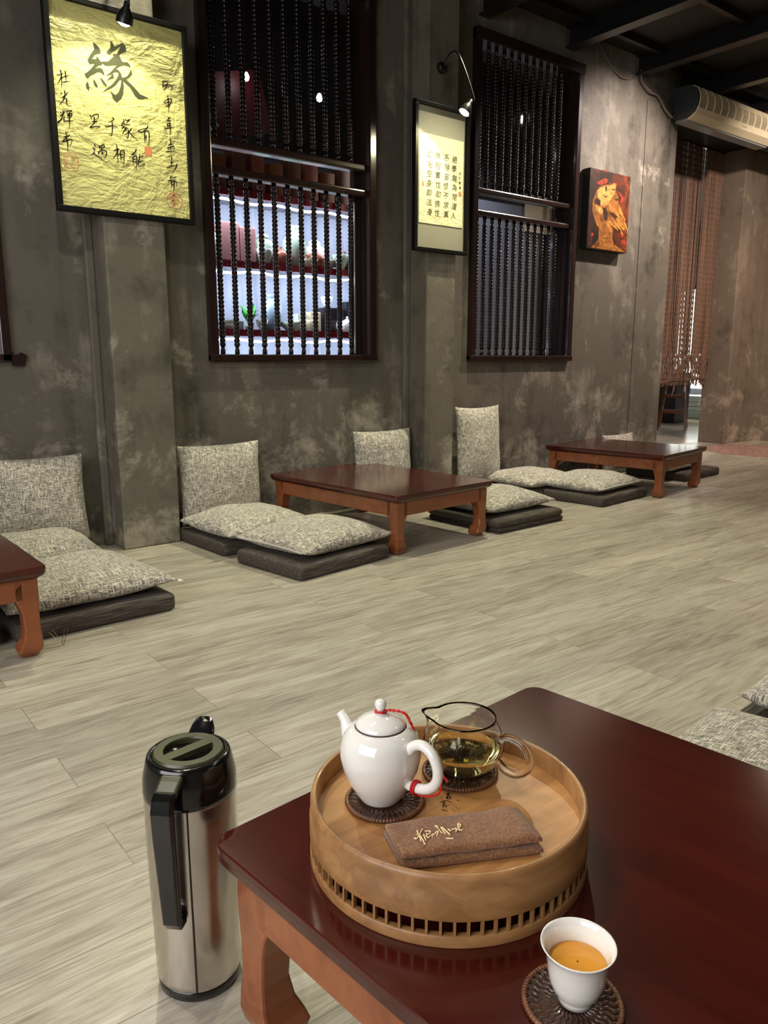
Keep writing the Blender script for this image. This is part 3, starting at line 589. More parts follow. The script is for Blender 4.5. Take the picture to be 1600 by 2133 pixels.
picture_lamp((3.585, PY, 2.81), (3.53, 3.70, 2.475), (3.28, 3.80, 2.055), 'black gooseneck lamp with lit bulb over the narrow cream calligraphy', 17)

# painting
pa = tag(empty('canvas_painting', (5.57, WY, 2.18)), 'dark orange painting of a bearded head looking up, on the wall past the second window', 'painting')
MB().box(-.27, .27, -.075, -.005, -.305, .305).build('canvas', plain('black_canvas_edge', lin(18, 15, 13), .6), pa, bevel=.004)
t = NT('mottled_rust_paint'); f = t.noise(t.co(), 9, 7, .7, 1.2); f2 = t.noise(t.co(loc=(3, 1, 2)), 6, 5, .6, 1)
sx = t.n('SeparateXYZ', {'Vector': t.co()}).outputs[0]
base = t.ramp(t.math('ADD', f, t.math('MULTIPLY', sx, .35)), [(.40, lin(34, 20, 14)), (.52, lin(64, 32, 20)), (.66, lin(120, 52, 24)), (.80, lin(160, 96, 36))])
t.P(Base_Color=base, Roughness=.4); t.bump(f, .3, .004)
pf = MB().box(-.268, .268, -.078, -.075, -.303, .303).build('painted_face', t.m, pa)
def paint(name, c1, c2):
    t_ = NT(name); f_ = t_.noise(t_.co(), 16, 7, .7, 1.5); t_.P(Base_Color=t_.ramp(f_, [(.36, c1), (.62, c2)]), Roughness=.4); return t_.m
PM = wallM(.03, -.0785, 0)
mp = lambda l: [(max(-.29, min(.235, x * 1.0 + .0)), y) for x, y in pairs(l, .001)]
PM = wallM(5.62 - 5.57 + .0, -.0785, 0)
MB().plate([(x, max(-.298, y)) for x, y in pairs(HEAD, .001)], .0006, PM).build('painted_head', paint('ochre_skin_paint', lin(84, 46, 20), lin(176, 112, 48)), pf)
MB().plate(pairs(FACE, .001), .0012, PM).plate(pairs(EAR, .001), .0012, PM).build('painted_highlights', paint('pale_ochre_paint', lin(166, 102, 44), lin(222, 178, 96)), pf)
mb = MB()
for l in DARKS: mb.plate(pairs(l, .001), .0018, PM)
mb.build('painted_darks', paint('dark_umber_paint', lin(36, 22, 18), lin(72, 42, 26)), pf)
mb = MB()
for l in REDS: mb.plate([(min(.215, x), y) for x, y in pairs(l, .001)], .0008, PM)
mb.build('painted_reds', paint('red_orange_paint', lin(96, 36, 24), lin(190, 66, 40)), pf)
mb = MB()
for l in BEARD: mb.plate([(min(.215, x), y) for x, y in pairs(l, .001)], .0010, PM)
random.seed(5)
for i in range(26):
    x = -.07 + .012 * i * .9 - .02; y0_ = .09 - .006 * i; brush(mb, [(x, y0_), (x + .03, y0_ - .05), (x + .05 + .03 * random.random(), y0_ - .12)], .0025, wallM(5.62 - 5.57, -.0792, 0))
mb.build('painted_beard', paint('gold_beard_paint', lin(150, 84, 34), lin(214, 154, 74)), pf)

# card on the end wall
o = MB().box(-.004, 0, -.105, .105, -.05, .05).build('wall_card', 'card', bevel=.001); o.location = (9.6, 4.335, 1.70)
tag(o, 'small white card with a red dot on the end wall', 'card')
MB().lathe([(.016, 0), (.016, .001)], 16, Matrix.Translation((-.005, .0, 0)) @ Matrix.Rotation(R(90), 4, 'Y')).build('red_dot', 'red', o)
mb = MB()
for z in (.02, -.02):
    for y in (-.07, .03): mb.box(-.0048, -.004, y, y + .04, z - .003, z + .003)
mb.build('faint_print', 'w_pink', o)

# ---------------------------------------------------------------- air curtain over the opening
ac = tag(empty('air_curtain', (7.22, WY, 3.17)), 'long cream air curtain unit with dark ends mounted above the beaded opening', 'air curtain')
prof = [(-.02, .13), (-.13, .13), (-.18, .12), (-.22, .095), (-.245, .05), (-.25, 0), (-.24, -.05), (-.215, -.09), (-.16, -.125), (-.02, -.125)]
L = .71
loop = lambda x, s=1.0: [(x, y * s, z * s) for y, z in prof]
MB().rings([loop(-L), loop(L)]).build('housing', 'inner_dark', ac)
for sx_ in (-1, 1):
    MB().rings([loop(sx_ * L, 1.01), loop(sx_ * (L + .035), 1.0)]).build('end_cap', 'charcoal_plastic', ac, bevel=.004)
def arc(tt):
    k = tt * (len(prof) - 1); i = min(int(k), len(prof) - 2); u = k - i
    return Vector((0, prof[i][0] * (1 - u) + prof[i + 1][0] * u, prof[i][1] * (1 - u) + prof[i + 1][1] * u))
mb = MB()
for i in range(30):
    p = arc(.22 + .50 * i / 29); mb.tube([(-L, p.y - .004, p.z), (L, p.y - .004, p.z)], .0024, 4)
for i in range(13):
    x = -L + 2 * L * i / 12; mb.tube([Vector((x, 0, 0)) + arc(.2 + .54 * k / 12) + Vector((0, -.006, 0)) for k in range(13)], .006, 6)
mb.build('grille', 'cream_plastic', ac)
MB().rings([[(x, y, z) for y, z in ((-.02, .133), (-.13, .135), (-.185, .125), (-.185, .115), (-.13, .125), (-.02, .125))] for x in (-L, L)]).build('top_strip', 'cream_plastic', ac)
MB().rings([[(x, y, z) for y, z in ((-.238, -.060), (-.246, -.062), (-.222, -.105), (-.16, -.14), (-.14, -.14), (-.15, -.128), (-.21, -.095))] for x in (-L, L)]).build('lower_strip', 'cream_plastic', ac)
MB().box(-L, L, -.14, -.03, -.15, -.125).build('outlet', 'w_grey', ac, bevel=.004)
MB().box(.05, .13, -.235, -.225, -.085, -.07).build('badge', 'charcoal_plastic', ac)
# loose cables on the wall
cb = MB().tube(smooth_path([(5.42, WY - .006, 3.43), (5.55, WY - .012, 3.32), (5.72, WY - .014, 3.24), (5.88, WY - .014, 3.26), (5.99, WY - .01, 3.32)], 8), .0045, 6)
cb.tube(smooth_path([(5.97, WY - .03, 3.34), (6.0, WY - .02, 3.26), (6.12, WY - .03, 3.20), (6.25, WY - .02, 3.19), (6.36, WY - .02, 3.11), (6.46, WY - .03, 3.06)], 8), .007, 6)
tag(cb.build('electric_cable', 'cable', smooth=True), 'grey cable drooping on the wall from the beams to the air curtain', 'cable')

# ---------------------------------------------------------------- beaded curtain
random.seed(11); mb = MB()
top = 3.29; x = 7.15
while x < 8.85:
    x += random.uniform(.0065, .0105)
    if random.random() < .02: x += .014
    y = 4.99 + random.uniform(-.008, .008); zb = .70 + random.uniform(-.02, .06) - (.12 if random.random() < .05 else 0)
    n = int((top - zb) / .03); vs = []; fs = []; ph = random.uniform(0, 6); sw = random.uniform(0, .012)
    for k in range(n + 1):
        z = top - (top - zb) * k / n; d = k / n
        cxx = x + sw * d * math.sin(z * 1.3 + ph) + (.015 * (d > .88) * math.sin(z * 22 + ph)); r = .0068 if k % 2 else .0044
        for q in range(4):
            a = PI / 2 * q + .4; vs.append((cxx + r * math.cos(a), y + r * math.sin(a), z))
    for k in range(n):
        for q in range(4): fs.append((k * 4 + q, k * 4 + (q + 1) % 4, k * 4 + 4 + (q + 1) % 4, k * 4 + 4 + q))
    mb.add(vs, fs)
for k in range(5): mb.tube(smooth_path([(7.2 + i * .16, 4.975, .76 + random.uniform(-.03, .03)) for i in range(11)], 3), .005, 4)
tag(mb.build('bead_curtain', 'strand'), 'red-brown beaded strand curtain hanging in the opening below the air curtain', 'curtain', kind='stuff')
struct(MB().box(6.6, 8.87, 4.97, 5.01, 3.28, 3.31).build('trim_30', 'dark_wood'))

# things beyond the curtain
def stool(x, y, rz, label):
    s = tag(empty('wooden_stool', (x, y, 0), rz), label, 'stool', 'stools beyond the bead curtain')
    MB().lathe([(.17, .70), (.175, .715), (.17, .73)], 28).build('seat', 'orange_wood', s, smooth=True)
    for a, b in ((1, 1), (1, -1), (-1, 1), (-1, -1)):
        MB().rings([[(a * (p + q), b * (p + r_), z) for q, r_ in ((-.018, -.018), (.018, -.018), (.018, .018), (-.018, .018))] for p, z in ((.19, 0), (.11, .70))]).build('leg', 'orange_wood', s)
    for z, p in ((.28, .155), (.5, .13)):
        MB().box(-p, p, p - .012, p + .012, z, z + .035).box(-p, p, -p - .012, -p + .012, z, z + .035).box(p - .012, p + .012, -p, p, z - .05, z - .015).box(-p - .012, -p + .012, -p, p, z - .05, z - .015).build('stretcher', 'orange_wood', s)
    return s
stool(10.25, 6.25, .5, 'brown wooden stool seen under the middle of the bead curtain')
stool(9.6, 6.75, .2, 'brown wooden stool at the left edge under the bead curtain')
o = MB().box(-.2, .2, -.25, .25, 0, .78).build('black_cabinet', 'charcoal_plastic', bevel=.01); o.location = (11.4, 7.05, 0)
tag(o, 'black cabinet standing behind the stools beyond the bead curtain', 'cabinet')
o = MB().box(-.25, .25, -.3, .3, 0, .08).box(-.24, .24, -.28, .3, .085, .16).box(-.25, .22, -.3, .27, .165, .26).build('paper_stack', 'w_white', bevel=.01); o.location = (12.5, 7.3, .12)
tag(o, 'white stack of paper bundles beyond the bead curtain, right of the stools', 'paper stack')
o = MB().box(-.3, .3, -.5, .5, 0, .12).build('low_bench', 'w_celadon', bevel=.01); o.location = (12.5, 7.3, 0)
tag(o, 'pale green low bench under the white paper stack', 'bench')
o = MB().lathe([(.07, 0), (.075, .02), (.075, .22), (.06, .23)], 20).build('white_canister', 'w_pink', smooth=True); o.location = (10.9, 7.35, .31)
tag(o, 'pale pink canister on a green shelf beyond the bead curtain', 'canister')
o = MB().box(-.3, .3, -.2, .2, .27, .31).box(-.28, -.24, -.18, -.14, 0, .27).box(.24, .28, -.18, -.14, 0, .27).box(-.28, -.24, .14, .18, 0, .27).box(.24, .28, .14, .18, 0, .27).build('low_side_table', 'w_celadon', bevel=.004); o.location = (10.9, 7.35, 0)
tag(o, 'low pale green side table holding the pink canister', 'side table')
w4 = struct(empty('window_4', (17.45, 8.5, 0)))  # added glowing panel in a frame, for bright streaks through the curtain
MB().box(-.02, .02, -2.2, 2.2, .3, 2.6).build('glow_panel', glow('added_glow', (.95, 1, .93, 1), 2.2), w4)
MB().box(-.05, .03, -2.3, -2.2, .2, 2.7).box(-.05, .03, 2.2, 2.3, .2, 2.7).box(-.05, .03, -.05, .05, .2, 2.7).box(-.05, .03, -2.3, 2.3, 2.6, 2.7).build('frame', 'dark_wood', w4)

# rug
random.seed(2); mb = MB(); N = 44; vs = []; fs = []
for i in range(N + 1):
    for j in range(N + 1):
        u = i / N; v = j / N
        a, b = 2 * u - 1, 2 * v - 1
        ex = a * math.sqrt(1 - b * b / 2.6); ey = b * math.sqrt(1 - a * a / 2.6)
        px_ = 8.45 + ex * .50 + .05 * noise.noise((u * 3, v * 3, 1)); py_ = 4.1 + ey * .62 + .06 * noise.noise((u * 3, v * 3, 5))
        z = .006 + .03 * max(0, noise.noise((u * 4, v * 4, 8)) + .3) * (1 - max(abs(a), abs(b)) ** 4) + .008 * random.random()
        vs.append((px_, py_, z if 0 < i < N and 0 < j < N else .001))
for i in range(N):
    for j in range(N): fs.append((i * (N + 1) + j, (i + 1) * (N + 1) + j, (i + 1) * (N + 1) + j + 1, i * (N + 1) + j + 1))
tag(mb.add(vs, fs).build('shaggy_rug', 'rug', smooth=True), 'dusty pink rumpled rug on the floor by the end wall', 'rug')
# ---------------------------------------------------------------- low tables
def table(loc, rz, label, a=.77, b=1.08, H=.32, rc=.02):
    t_ = tag(empty('low_table', loc, rz), label, 'table', 'low dark red tea tables')
    # top: board with rounded corners and eased lower edge
    def rr(ax, by, r, z):
        pts = []
        for cx_, cy_, a0 in ((ax - r, by - r, 0), (-ax + r, by - r, 90), (-ax + r, -by + r, 180), (ax - r, -by + r, 270)):
            for k in range(6): an = R(a0 + 18 * k); pts.append((cx_ + r * math.cos(an), cy_ + r * math.sin(an), z))
        return pts
    A, B = a / 2, b / 2
    MB().rings([rr(A - .016, B - .016, rc, H - .040), rr(A - .007, B - .007, rc, H - .034), rr(A - .001, B - .001, rc, H - .024), rr(A, B, rc, H - .012), rr(A, B, rc, H - .002), rr(A - .002, B - .002, rc, H)]).build('tabletop', 'lacquer', t_)
    i_ = .026; z1 = H - .040; z0 = z1 - .075
    MB().box(-A + i_ + .05, A - i_ - .05, -B + i_, -B + i_ + .02, z0, z1).box(-A + i_ + .05, A - i_ - .05, B - i_ - .02, B - i_, z0, z1).box(-A + i_, -A + i_ + .02, -B + i_ + .05, B - i_ - .05, z0, z1).box(A - i_ - .02, A - i_, -B + i_ + .05, B - i_ - .05, z0, z1).build('apron', 'orange_wood', t_, bevel=.003)
    prof_ = [(0, .078, z1), (0, .078, z0 + .012), (0, .074, z0 - .004), (.001, .065, z0 - .022), (.002, .057, z0 - .05), (.002, .054, .10), (-.001, .060, .065), (-.002, .070, .042), (.002, .076, .024), (.012, .072, .008), (.018, .062, 0)]
    for sx_ in (-1, 1):
        for sy_ in (-1, 1):
            loops = []
            for o_, wd, z in prof_:
                x0 = A - i_ - o_; x1 = A - i_ - wd; y0 = B - i_ - o_; y1 = B - i_ - wd
                q = [(x0, y0), (x1, y0), (x1, y1), (x0, y1)]
                if sx_ * sy_ < 0: q = q[::-1]
                loops.append([(sx_ * x, sy_ * y, z) for x, y in q])
            MB().rings(loops[::-1]).build('leg', 'orange_wood', t_, bevel=.005, seg=2, ang=50)
    return t_
T2 = table((2.735, 3.535, 0), R(5.5), 'low dark red table in the middle of the wall row, under the first window', .775, 1.10)
T1 = table((.255, 3.20, 0), R(1.0), 'low table cut off by the left edge of the photo', .775, 1.10)
T3 = table((5.28, 3.61, 0), R(9), 'low dark red table farthest along the wall, near the bead curtain', 0.80, .99)
T4 = table((.858, .428, 0), R(5.3), 'low dark red table in the foreground carrying the round bamboo tray', .785, 1.10, rc=.03)
T5 = table((3.52, .93, 0), R(5.0), 'low table beyond the right edge, casting its shadow on the aisle', .775, 1.0)

# ---------------------------------------------------------------- floor mats and cushions
def seat_mat(x, y, a, b, rz, label, h=.07, z=0.0):
    def rr(r_, z_, e):
        pts = []
        for cx_, cy_, a0 in ((a / 2 - r_ - e, b / 2 - r_ - e, 0), (-a / 2 + r_ + e, b / 2 - r_ - e, 90), (-a / 2 + r_ + e, -b / 2 + r_ + e, 180), (a / 2 - r_ - e, -b / 2 + r_ + e, 270)):
            for k in range(5): an = R(a0 + 22.5 * k); pts.append((cx_ + r_ * math.cos(an), cy_ + r_ * math.sin(an), z_))
        return pts
    o = MB().rings([rr(.02, 0, .012), rr(.022, .008, .003), rr(.022, .018, 0), rr(.022, h - .018, 0), rr(.022, h - .006, .004), rr(.02, h, .014)]).build('floor_mat', 'mat')
    o.data.shade_smooth(); o.location = (x, y, z); o.rotation_euler = (0, 0, rz)
    md = o.modifiers.new('bevel', 'BEVEL'); md.width = .003; md.segments = 1; md.limit_method = 'ANGLE'; md.angle_limit = R(50)
    return tag(o, label, 'floor mat', 'dark floor mats under the cushions')
def cushion_mesh(a, b, t_, seed, N=34):
    vs = []; fs = []
    def pt(u, v, top):
        e = max(0.0, (1 - abs(u) ** 2.6) * (1 - abs(v) ** 2.6)) ** .55
        pinch = .055
        x = u * a / 2 * (1 - pinch * (1 - v * v)); y = v * b / 2 * (1 - pinch * (1 - u * u))
        n1 = noise.noise((u * 1.6 + seed, v * 1.6, seed * 2.3)) * .14 + noise.noise((u * 4 + seed, v * 4, seed)) * .05
        n1 += .045 * abs(noise.noise((u * 9 + seed, v * 3, 4 + seed)))
        zc = t_ * .34
        if top: z = zc + t_ * .66 * e * (1 + n1)
        else: z = zc - t_ * .34 * min(1, e * 1.5)
        z += .010 * noise.noise((u * 2, v * 2, seed + 9)) * (1 - e)
        return (x, y, z)
    idx = {}
    for top in (1, 0):
        for i in range(N + 1):
            for j in range(N + 1):
                if not top and (i in (0, N) or j in (0, N)): idx[(0, i, j)] = idx[(1, i, j)]; continue
                u = math.sin((i / N - .5) * PI) * .5 + (i / N - .5); v = math.sin((j / N - .5) * PI) * .5 + (j / N - .5)
                idx[(top, i, j)] = len(vs); vs.append(pt(u, v, top))
    for i in range(N):
        for j in range(N):
            q = [(i, j), (i + 1, j), (i + 1, j + 1), (i, j + 1)]
            fs.append(tuple(idx[(1, *p)] for p in q)); fs.append(tuple(idx[(0, *p)] for p in reversed(q)))
    return MB().add(vs, fs)
def cushion(x, y, z, a, b, t_, rz, seed, label, tilt=(0, 0), stand=False, zipside=None, care=None):
    c = tag(empty('linen_cushion', (x, y, z), rz), label, 'cushion', 'grey linen cushions')
    if stand: c.rotation_euler = (R(90) - tilt[0], 0, rz)
    else: c.rotation_euler = (tilt[0], tilt[1], rz)
    cov = cushion_mesh(a, b, t_, seed).build('cover', 'linen', c, smooth=True)
    if stand: cov.location = (0, b / 2, 0)
    if zipside:
        s = -1 if zipside == 'left' else 1; N = 24; pts = []
        for k in range(N + 1):
            v = -.9 + 1.8 * k / N
            if zipside in ('left', 'right'): pts.append((s * a / 2 * (1 - .055 * (1 - v * v)) * 1.002, v * b / 2, t_ * .34))
            else: pts.append((v * a / 2, -b / 2 * (1 - .055 * (1 - v * v)) * 1.002, t_ * .34))
        MB().tube(pts, .006, 6).build('zip', 'zip', cov, smooth=True)
    if care:
        cx_, cy_ = care
        MB().box(cx_ - .012, cx_ + .012, cy_ - .02, cy_ + .01, t_ * .30, t_ * .30 + .002).build('care_tag', 'tag', cov)
    return c
# group at the first table (left)
seat_mat(.865, 3.14, .61, .58, R(3), 'dark mat between the cut-off left table and the nearer pillar, front one')
seat_mat(.86, 3.76, .61, .56, R(2), 'dark mat against the wall left of the nearer pillar')
seat_mat(.20, 2.90, .66, .10, R(0), 'thin edge of a dark mat showing under the cut-off left table', .06)
cushion(.86, 3.17, .072, .66, .60, .125, R(4), 1.0, 'large cushion with white label, beside the cut-off left table', tilt=(0, 0), care=(.335, -.285))
cushion(.84, 3.72, .072, .60, .56, .14, R(-3), 2.0, 'cushion lying behind the one with the white label')
cushion(.99, 4.07, .08, .46, .44, .10, R(0), 3.0, 'back cushion standing against the wall left of the nearer pillar', tilt=(R(6), 0), stand=True)
# group left of table 2
seat_mat(1.985, 3.79, .56, .52, R(3), 'dark mat in the corner right of the nearer pillar')
seat_mat(2.05, 3.18, .60, .50, R(8.5), 'dark mat in front, left of the middle table')
cushion(1.985, 3.75, .072, .56, .54, .13, R(4), 4.0, 'cushion lying in the corner right of the nearer pillar')
cushion(2.10, 3.24, .072, .62, .54, .125, R(9), 5.0, 'zipped cushion on the front mat left of the middle table', zipside='left')
cushion(1.99, 4.08, .07, .53, .45, .10, R(2), 6.0, 'wide back cushion leaning on the wall right of the nearer pillar', tilt=(R(5), 0), stand=True)
# group right of table 2
seat_mat(3.50, 3.32, .62, .60, R(3), 'dark double-layered mat, upper layer, right of the middle table', .045, .034)
seat_mat(3.51, 3.32, .62, .60, R(3), 'dark double-layered mat, lower layer, right of the middle table', .034)
cushion(3.51, 3.37, .082, .62, .56, .125, R(3), 7.0, 'cushion on the layered mat right of the middle table')
cushion(3.20, 4.10, .10, .50, .43, .11, R(2), 8.0, 'back cushion on the wall behind the middle table', tilt=(R(4), 0), stand=True)
# group left of table 3
seat_mat(4.42, 3.88, .58, .50, R(2), 'dark mat against the wall under the second window')
seat_mat(4.66, 3.42, .64, .50, R(6), 'dark mat at the left side of the farthest table')
cushion(4.44, 3.86, .072, .56, .50, .12, R(2), 9.0, 'cushion lying against the wall under the second window')
cushion(4.66, 3.47, .072, .62, .52, .12, R(7), 10.0, 'zipped cushion on the mat left of the farthest table', zipside='front')
cushion(4.10, 4.09, .075, .46, .58, .10, R(1), 11.0, 'tall back cushion in the corner right of the pillar between the windows', tilt=(R(4), 0), stand=True)
# group right of table 3
seat_mat(6.13, 3.70, .62, .56, R(4), 'dark mat at the right side of the farthest table', .07)
cushion(5.98, 3.74, .072, .56, .50, .11, R(4), 12.0, 'cushion half hidden by the farthest table')
cushion(5.85, 4.10, .0, .46, .345, .10, R(1), 13.0, 'pale cushion against the wall behind the farthest table', tilt=(R(4), 0), stand=True)
# group right of the foreground table
seat_mat(1.66, .62, .42, .62, R(4), 'dark mat right behind the foreground table', .06)
seat_mat(2.18, .66, .54, .56, R(4), 'dark mat at the right edge, behind the nearer patterned cushion', .08)
cushion(1.67, .655, .062, .47, .56, .09, R(6), 14.0, 'flat cushion just behind the foreground table at the right edge')
cushion(2.185, .665, .082, .52, .54, .14, R(4), 15.0, 'plump cushion corner at the right edge, behind the flat one')
# bent wire clip on the floor
mb = MB()
for pts in ([(0, 0, 0), (-.035, .02, .05), (-.02, .025, .052), (.004, .004, .006)], [(.004, 0, 0), (.03, .015, .055), (.018, .02, .056), (0, .004, .004)]): mb.tube(pts, .0012, 5)
o = mb.build('wire_clip', 'wire'); o.location = (.70, 2.74, .002)
tag(o, 'tiny bent wire clip on the floor before the left mat', 'clip')

# ---------------------------------------------------------------- thermos jug
th = tag(empty('thermos_jug', (.443, 1.058, 0)), 'tall steel thermos jug with black lid and handle beside the foreground table', 'thermos')
MB().lathe([(.060, 0), (.0655, .004), (.0665, .016), (.065, .020)], 64).build('base_ring', 'black_plastic', th, smooth=True)
MB().lathe([(.0645, .018), (.0672, .021), (.0675, .03), (.070, .15), (.0715, .25), (.0715, .335), (.0705, .342)], 96).build('body', 'steel', th, smooth=True)
HD = Vector((-.70, -.714, 0)).normalized(); HS = Vector((-HD.y, HD.x, 0))
ang = math.atan2(HD.y, HD.x)
RZ = Matrix.Rotation(ang, 4, 'Z')
MB().box(.0665, .0725, .020, .0212, .022, .34, RZ).build('seam', 'black_metal', th)
MB().lathe([(.0718, .338), (.0722, .344), (.0718, .362), (.0700, .372), (.0655, .392), (.0635, .398), (.0600, .4005), (.0555, .400), (.0555, .394)], 80).build('collar', 'black_plastic', th, smooth=True)
mb = MB().lathe([(.0545, .388), (.0545, .400), (.052, .4035), (.0385, .4035), (.0375, .401), (.0365, .382)], 72, cap0=False, cap1=False)
MB().lathe([(.037, .383), (.001, .383)], 48, cap0=False, cap1=False).build('lid_well', 'black_metal', th)
c_, s_ = math.cos(R(20)), math.sin(R(20))
mb.box(-.0385, .0385, -.0095, .0095, .383, .4035, Matrix.Rotation(R(8), 4, 'Z'))
mb.build('lid', 'lid_plastic', th)
P3 = lambda r, z, s=0.0: HD * r + HS * s + Vector((0, 0, z))
def strap(pts, w_, t_):
    loops = []
    for i, (r, z) in enumerate(pts):
        a = Vector(pts[max(i - 1, 0)]); b = Vector(pts[min(i + 1, len(pts) - 1)]); d = (b - a).normalized(); n_ = Vector((-d.y, d.x))
        hw = w_[i] / 2 if isinstance(w_, list) else w_ / 2
        loops.append([P3(r + n_.x * t_ / 2 * sa, z + n_.y * t_ / 2 * sa, sb * hw) for sa, sb in ((1, 1), (1, -1), (-1, -1), (-1, 1))])
    return MB().rings(loops)
strap([(.066, .392), (.078, .388), (.098, .380)], [.034, .034, .033], .012).build('handle_bridge', 'lid_plastic', th, bevel=.004, seg=3)
strap([(.096, .382), (.106, .376), (.111, .362), (.109, .32), (.103, .24), (.098, .175), (.090, .163), (.071, .162)], [.033, .033, .033, .032, .029, .027, .026, .026], .015).build('handle', 'black_plastic', th, bevel=.004, seg=3)
# spout opposite the handle
loops = []
for r, z, hw, hh in ((.048, .392, .021, .010), (.058, .398, .022, .011), (.067, .406, .020, .009), (.075, .414, .015, .006)):
    loops.append([P3(-(r + .004 * math.sin(a)), z + hh * math.sin(a), hw * math.cos(a)) for a in [PI * 2 * k / 12 for k in range(12)]])
MB().rings(loops).build('spout', 'black_plastic', th, smooth=True)

# ---------------------------------------------------------------- round bamboo tray
TX, TY, TZ = .674, .714, .32
tr = tag(empty('round_tray', (TX, TY, TZ)), 'round bamboo tea tray with slatted lower band on the foreground table', 'tray')
MB().lathe([(.181, .060), (.181, .088), (.183, .0935), (.187, .0945), (.190, .092), (.191, .087), (.191, .066), (.1925, .064), (.1925, .036), (.190, .034), (.182, .034), (.181, .036), (.181, .060)], 128, cap0=False, cap1=False).build('rim', 'bamboo', tr, smooth=True, bevel=.001)
MB().lathe([(.1815, .060), (.1815, .065), (.001, .065), (.001, .060)], 96, cap0=False, cap1=False).build('tray_floor', 'bamboo_floor', tr)
MB().lathe([(.184, .000), (.192, .000), (.1925, .002), (.1925, .014), (.191, .016), (.183, .016), (.183, .000)], 128, cap0=False, cap1=False).build('base_ring', 'bamboo', tr, smooth=True, bevel=.001)
sl = None
for k in range(72):
    if sl is None: sl = MB().box(-.0028, .0028, -.0016, .0016, 0, .021).build('slat', 'bamboo', tr); o = sl
    else: o = sl.copy(); col.objects.link(o)
    a = 2 * PI * k / 72; o.location = (.1885 * math.cos(a), .1885 * math.sin(a), .0150); o.rotation_euler = (0, 0, a)
mb = MB()
for l in LOGO: brush(mb, [(x + .64, y + .64) for x, y in pairs(l, 1e-4)], .0012, Matrix.Translation((-TX, -TY, .0651)), .0002)
mb.build('burnt_mark', 'burn', tr)
FZ = TZ + .065

# rattan coasters
def coaster(x, y, z, r, label):
    c = tag(empty('rattan_coaster', (x, y, z)), label, 'coaster', 'dark woven rattan coasters')
    N = 180; K = 26; vs = []; fs = []
    for k in range(K + 1):
        rr_ = r * .9 * k / K + .001
        for i in range(N):
            a = 2 * PI * i / N; wv = math.sin(a * 32 + 1.3 * math.sin(k * .9))
            vs.append((rr_ * math.cos(a), rr_ * math.sin(a), .0042 + .0016 * wv * min(1, k / 5)))
    for k in range(K):
        for i in range(N): j = (i + 1) % N; fs.append((k * N + i, k * N + j, (k + 1) * N + j, (k + 1) * N + i))
    MB().add(vs, fs).lathe([(.001, .0005), (r * .9, .0005), (r * .9, .004)], 48).build('woven_centre', 'rattan', c, smooth=True)
    mb = MB(); n = 300
    pts = [(r * .945 * math.cos(2 * PI * i / n), r * .945 * math.sin(2 * PI * i / n), .0042) for i in range(n)]
    mb.tube(pts, [r * .058 * (1 + .16 * math.sin(i * 2 * PI / 4)) for i in range(n)], 8, True)
    mb.build('bound_rim', 'rattan_rim', c, smooth=True)
    return c
coaster(.611, .776, FZ, .056, 'dark rattan coaster under the white teapot')
coaster(.748, .766, FZ, .057, 'dark rattan coaster under the glass jug')
coaster(.596, .431, .32, .054, 'dark rattan coaster under the white cup')
CT = .0075

# ---------------------------------------------------------------- teapot
PX, PYY, PZ = .607, .780, FZ + CT
tp = tag(empty('teapot', (PX, PYY, PZ)), 'white porcelain teapot with a red cord, on the bamboo tray', 'teapot')
MB().lathe([(.001, .0), (.028, .0), (.030, .003), (.036, .012), (.046, .030), (.053, .048), (.0565, .066), (.056, .080), (.052, .094), (.0455, .104), (.0385, .1085), (.0355, .1095), (.034, .107)], 72, cap0=False).build('body', 'porcelain', tp, smooth=True)
MB().lathe([(.0352, .1085), (.0362, .1098), (.0355, .111)], 48, cap0=False, cap1=False).build('lid_gap', plain('brown_unglazed_rim', lin(70, 40, 32), .6), tp, smooth=True)
ld = MB().lathe([(.0350, .110), (.0352, .1125), (.032, .1165), (.025, .1215), (.015, .1255), (.006, .1275), (.0048, .129)], 64).build('lid', 'porcelain', tp, smooth=True)
MB().lathe([(.0048, .127), (.0050, .130), (.0058, .134), (.0078, .138), (.0081, .142), (.0066, .146), (.002, .148)], 32).build('knob', 'porcelain', ld, smooth=True)
ha = R(-78); hd = Vector((math.cos(ha), math.sin(ha), 0))
hp = lambda r, z: hd * r + Vector((0, 0, z))
MB().tube(smooth_path([hp(.050, .088), hp(.060, .099), hp(.074, .103), hp(.089, .095), hp(.098, .077), hp(.096, .058), hp(.083, .044), hp(.064, .038), hp(.044, .038)], 6), [.0075] * 2 + [.0072] * 45 + [.0065] * 2, 14).build('handle', 'porcelain', tp, smooth=True)
sp = -hd; sp = Matrix.Rotation(R(-4), 3, 'Z') @ sp
q = lambda r, z: sp * r + Vector((0, 0, z))
pts = smooth_path([q(.042, .060), q(.055, .068), q(.064, .079), q(.071, .092), q(.081, .102)], 5); n = len(pts)
MB().tube(pts, [.019 - .0115 * min(1, i / (n * .75)) for i in range(n)], 20).build('spout', 'porcelain', tp, smooth=True)
